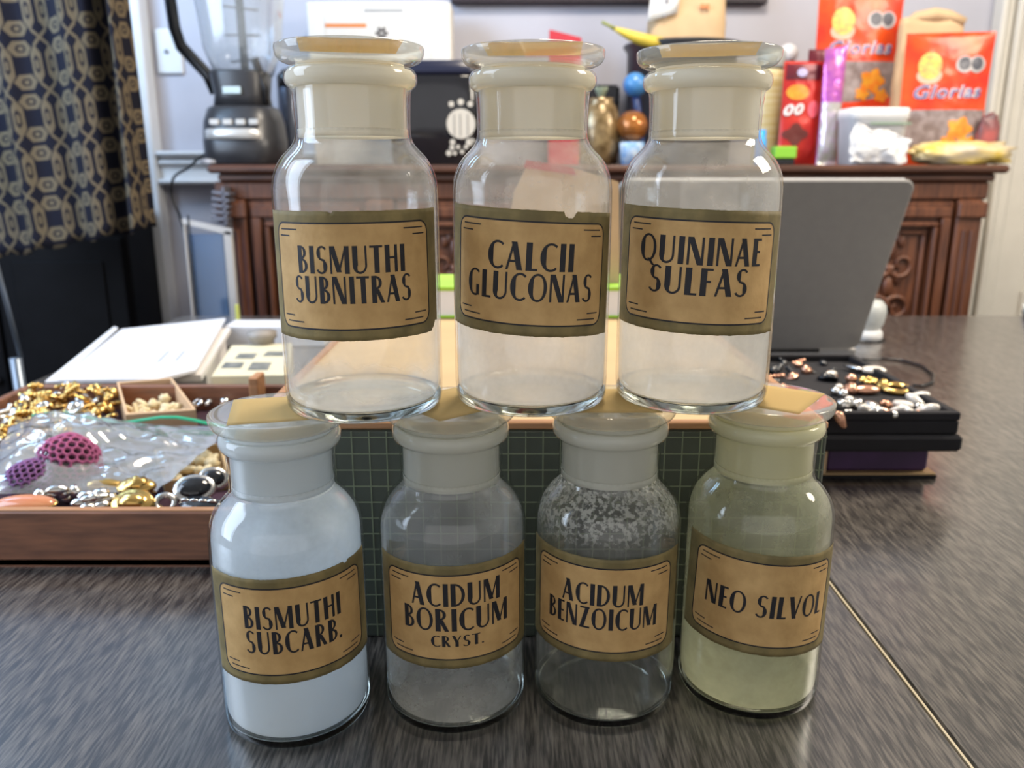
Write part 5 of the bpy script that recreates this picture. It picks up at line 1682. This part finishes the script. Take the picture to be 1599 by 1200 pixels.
right = [  # frame x, y, kind, material, scale, name, label
    (1364, 578, 'oval', m_jp, (1.7, 1.7, 1.2), 'cream_cabochon', 'large oval cream stone at the back of the black jewelry tray', R(-8)),
    (1336, 575, 'leaf', m_js, (1.7, 1.5, 1.2), 'silver_leaf', 'silver leaf brooch left of the large cream stone', R(120)),
    (1298, 584, 'oval', m_jp, (1.0, .9, 1.0), 'small_cream_stone', 'small cream stone at the dark middle of the jewelry tray', R(30)),
    (1329, 592, 'pearl', m_jr, (1.2, 1.2, 1.2), 'rose_pearl', 'rose coloured pearl above the golden brooch', 0),
    (1356, 594, 'flower', m_jg, (1.1, 1.0, 1.0), 'golden_flower', 'golden flower brooch below the large cream stone', 0),
    (1353, 609, 'oval', m_jr, (1.7, 1.4, 1.4), 'rose_gold_brooch', 'rose gold oval brooch in the centre of the jewelry tray', 0),
    (1378, 603, 'knot', m_jg, (1.1, 1.0, 1.0), 'golden_knot', 'small golden knot brooch right of the rose gold oval', 0),
    (1400, 607, 'ring', m_jg, (1.9, 1.6, 1.4), 'golden_wreath', 'golden wreath brooch near the tray\'s right border', 0),
    (1328, 609, 'knot', m_jr, (1.2, 1.1, 1.0), 'copper_knot', 'copper knot brooch left of the rose gold oval', 0),
]
for px, py, kind, m, sc, nm, lb_, rz in right:
    piece(kind, m, nm, lb_, 'brooch', at_z(px, py, ZJ + .005), sc, (0.15, 0, rz))
SB = ['silver bead at the left end of the bead cluster in the jewelry tray', 'larger silver bead right of the leftmost one in the bead cluster', 'pearl above the two silver beads left of the copper knot',
      'cream pearl below the copper knot brooch', 'knobbly silver bead below the cream pearl at the cluster\'s left', 'knobbly silver bead below the copper knot, at the cluster\'s right', 'small silver ring at the front left corner of the jewelry tray']
for (px, py, kind, m, sc) in ((1304, 612, 'pearl', m_js, 1.0), (1316, 616, 'pearl', m_js, 1.1), (1310, 606, 'pearl', m_jp, .9), (1326, 626, 'pearl', m_jp, 1.0), (1316, 633, 'knot', m_js, 1.1), (1336, 632, 'knot', m_js, 1.0), (1320, 644, 'ring', m_js, .8)):
    piece(kind, m, 'silver_bead', SB.pop(0), 'bead', at_z(px, py, ZJ + .004), sc, group='silver beads in the jewelry tray')
PC = ['leftmost cream oval clip in the jewelry tray\'s front row', 'silver oval clip behind the leftmost cream oval clip', 'silver flower clip on the jewelry tray\'s front border',
      'rear of the two rose gold oval clips in the front row', 'front of the two rose gold oval clips in the front row', 'cream oval clip just right of the rose gold pair', 'cream leaf clip behind the row of cream ovals',
      'cream oval clip right of centre on the tray\'s front border', 'large cream oval clip above the silver oval near the front right corner', 'silver oval clip between the cream ones near the front right corner',
      'largest cream oval clip, nearest the tray\'s front right corner', 'tiny rose gold bead by the front right corner of the jewelry tray', 'cream oval clip furthest back of the right-hand cream clips', 'small silver bead on the front border right of the rose gold pair']
for (px, py, kind, m, sc) in ((1350, 640, 'oval', m_jp, 1.2), (1362, 634, 'oval', m_js, 1.1), (1368, 645, 'flower', m_js, .9), (1384, 633, 'oval', m_jr, 1.2), (1386, 645, 'oval', m_jr, 1.0), (1404, 640, 'oval', m_jp, 1.1), (1412, 632, 'leaf', m_jp, 1.2),
                              (1420, 643, 'oval', m_jp, 1.0), (1430, 627, 'oval', m_jp, 1.4), (1440, 636, 'oval', m_js, 1.0), (1447, 641, 'oval', m_jp, 1.5), (1433, 646, 'pearl', m_jr, .7), (1436, 618, 'oval', m_jp, 1.2), (1396, 648, 'pearl', m_js, .8)):
    piece(kind, m, 'pale_clip', PC.pop(0), 'earring', at_z(px, py, ZJ + .005), sc, group='pale clip earrings along the front of the jewelry tray')
for k in range(22):
    px, py = rnd.uniform(1205, 1300), rnd.uniform(558, 606)
    if px > 1240 and py > 596: continue
    kd, md_ = rnd.choice(['disc', 'knot', 'bar', 'oval']), rnd.choice([m_jk, m_jk, m_jk, m_jr])
    piece(kd, md_, 'dark_earring', ('black ' if md_ is m_jk else 'coppery ') + WORD[kd] + ' earring in the shaded left half of the jewelry tray', 'earring', at_z(px, py, ZJ + .003), rnd.uniform(.6, 1.0), group='dark earrings in the shaded left of the jewelry tray')
piece('leaf', m_jr, 'copper_pendant', 'copper pendant hanging over the tray\'s left front corner', 'pendant', at_y(1312, 655, .727), (1.1, 1.2, 1.2), (R(90), R(60), 0))
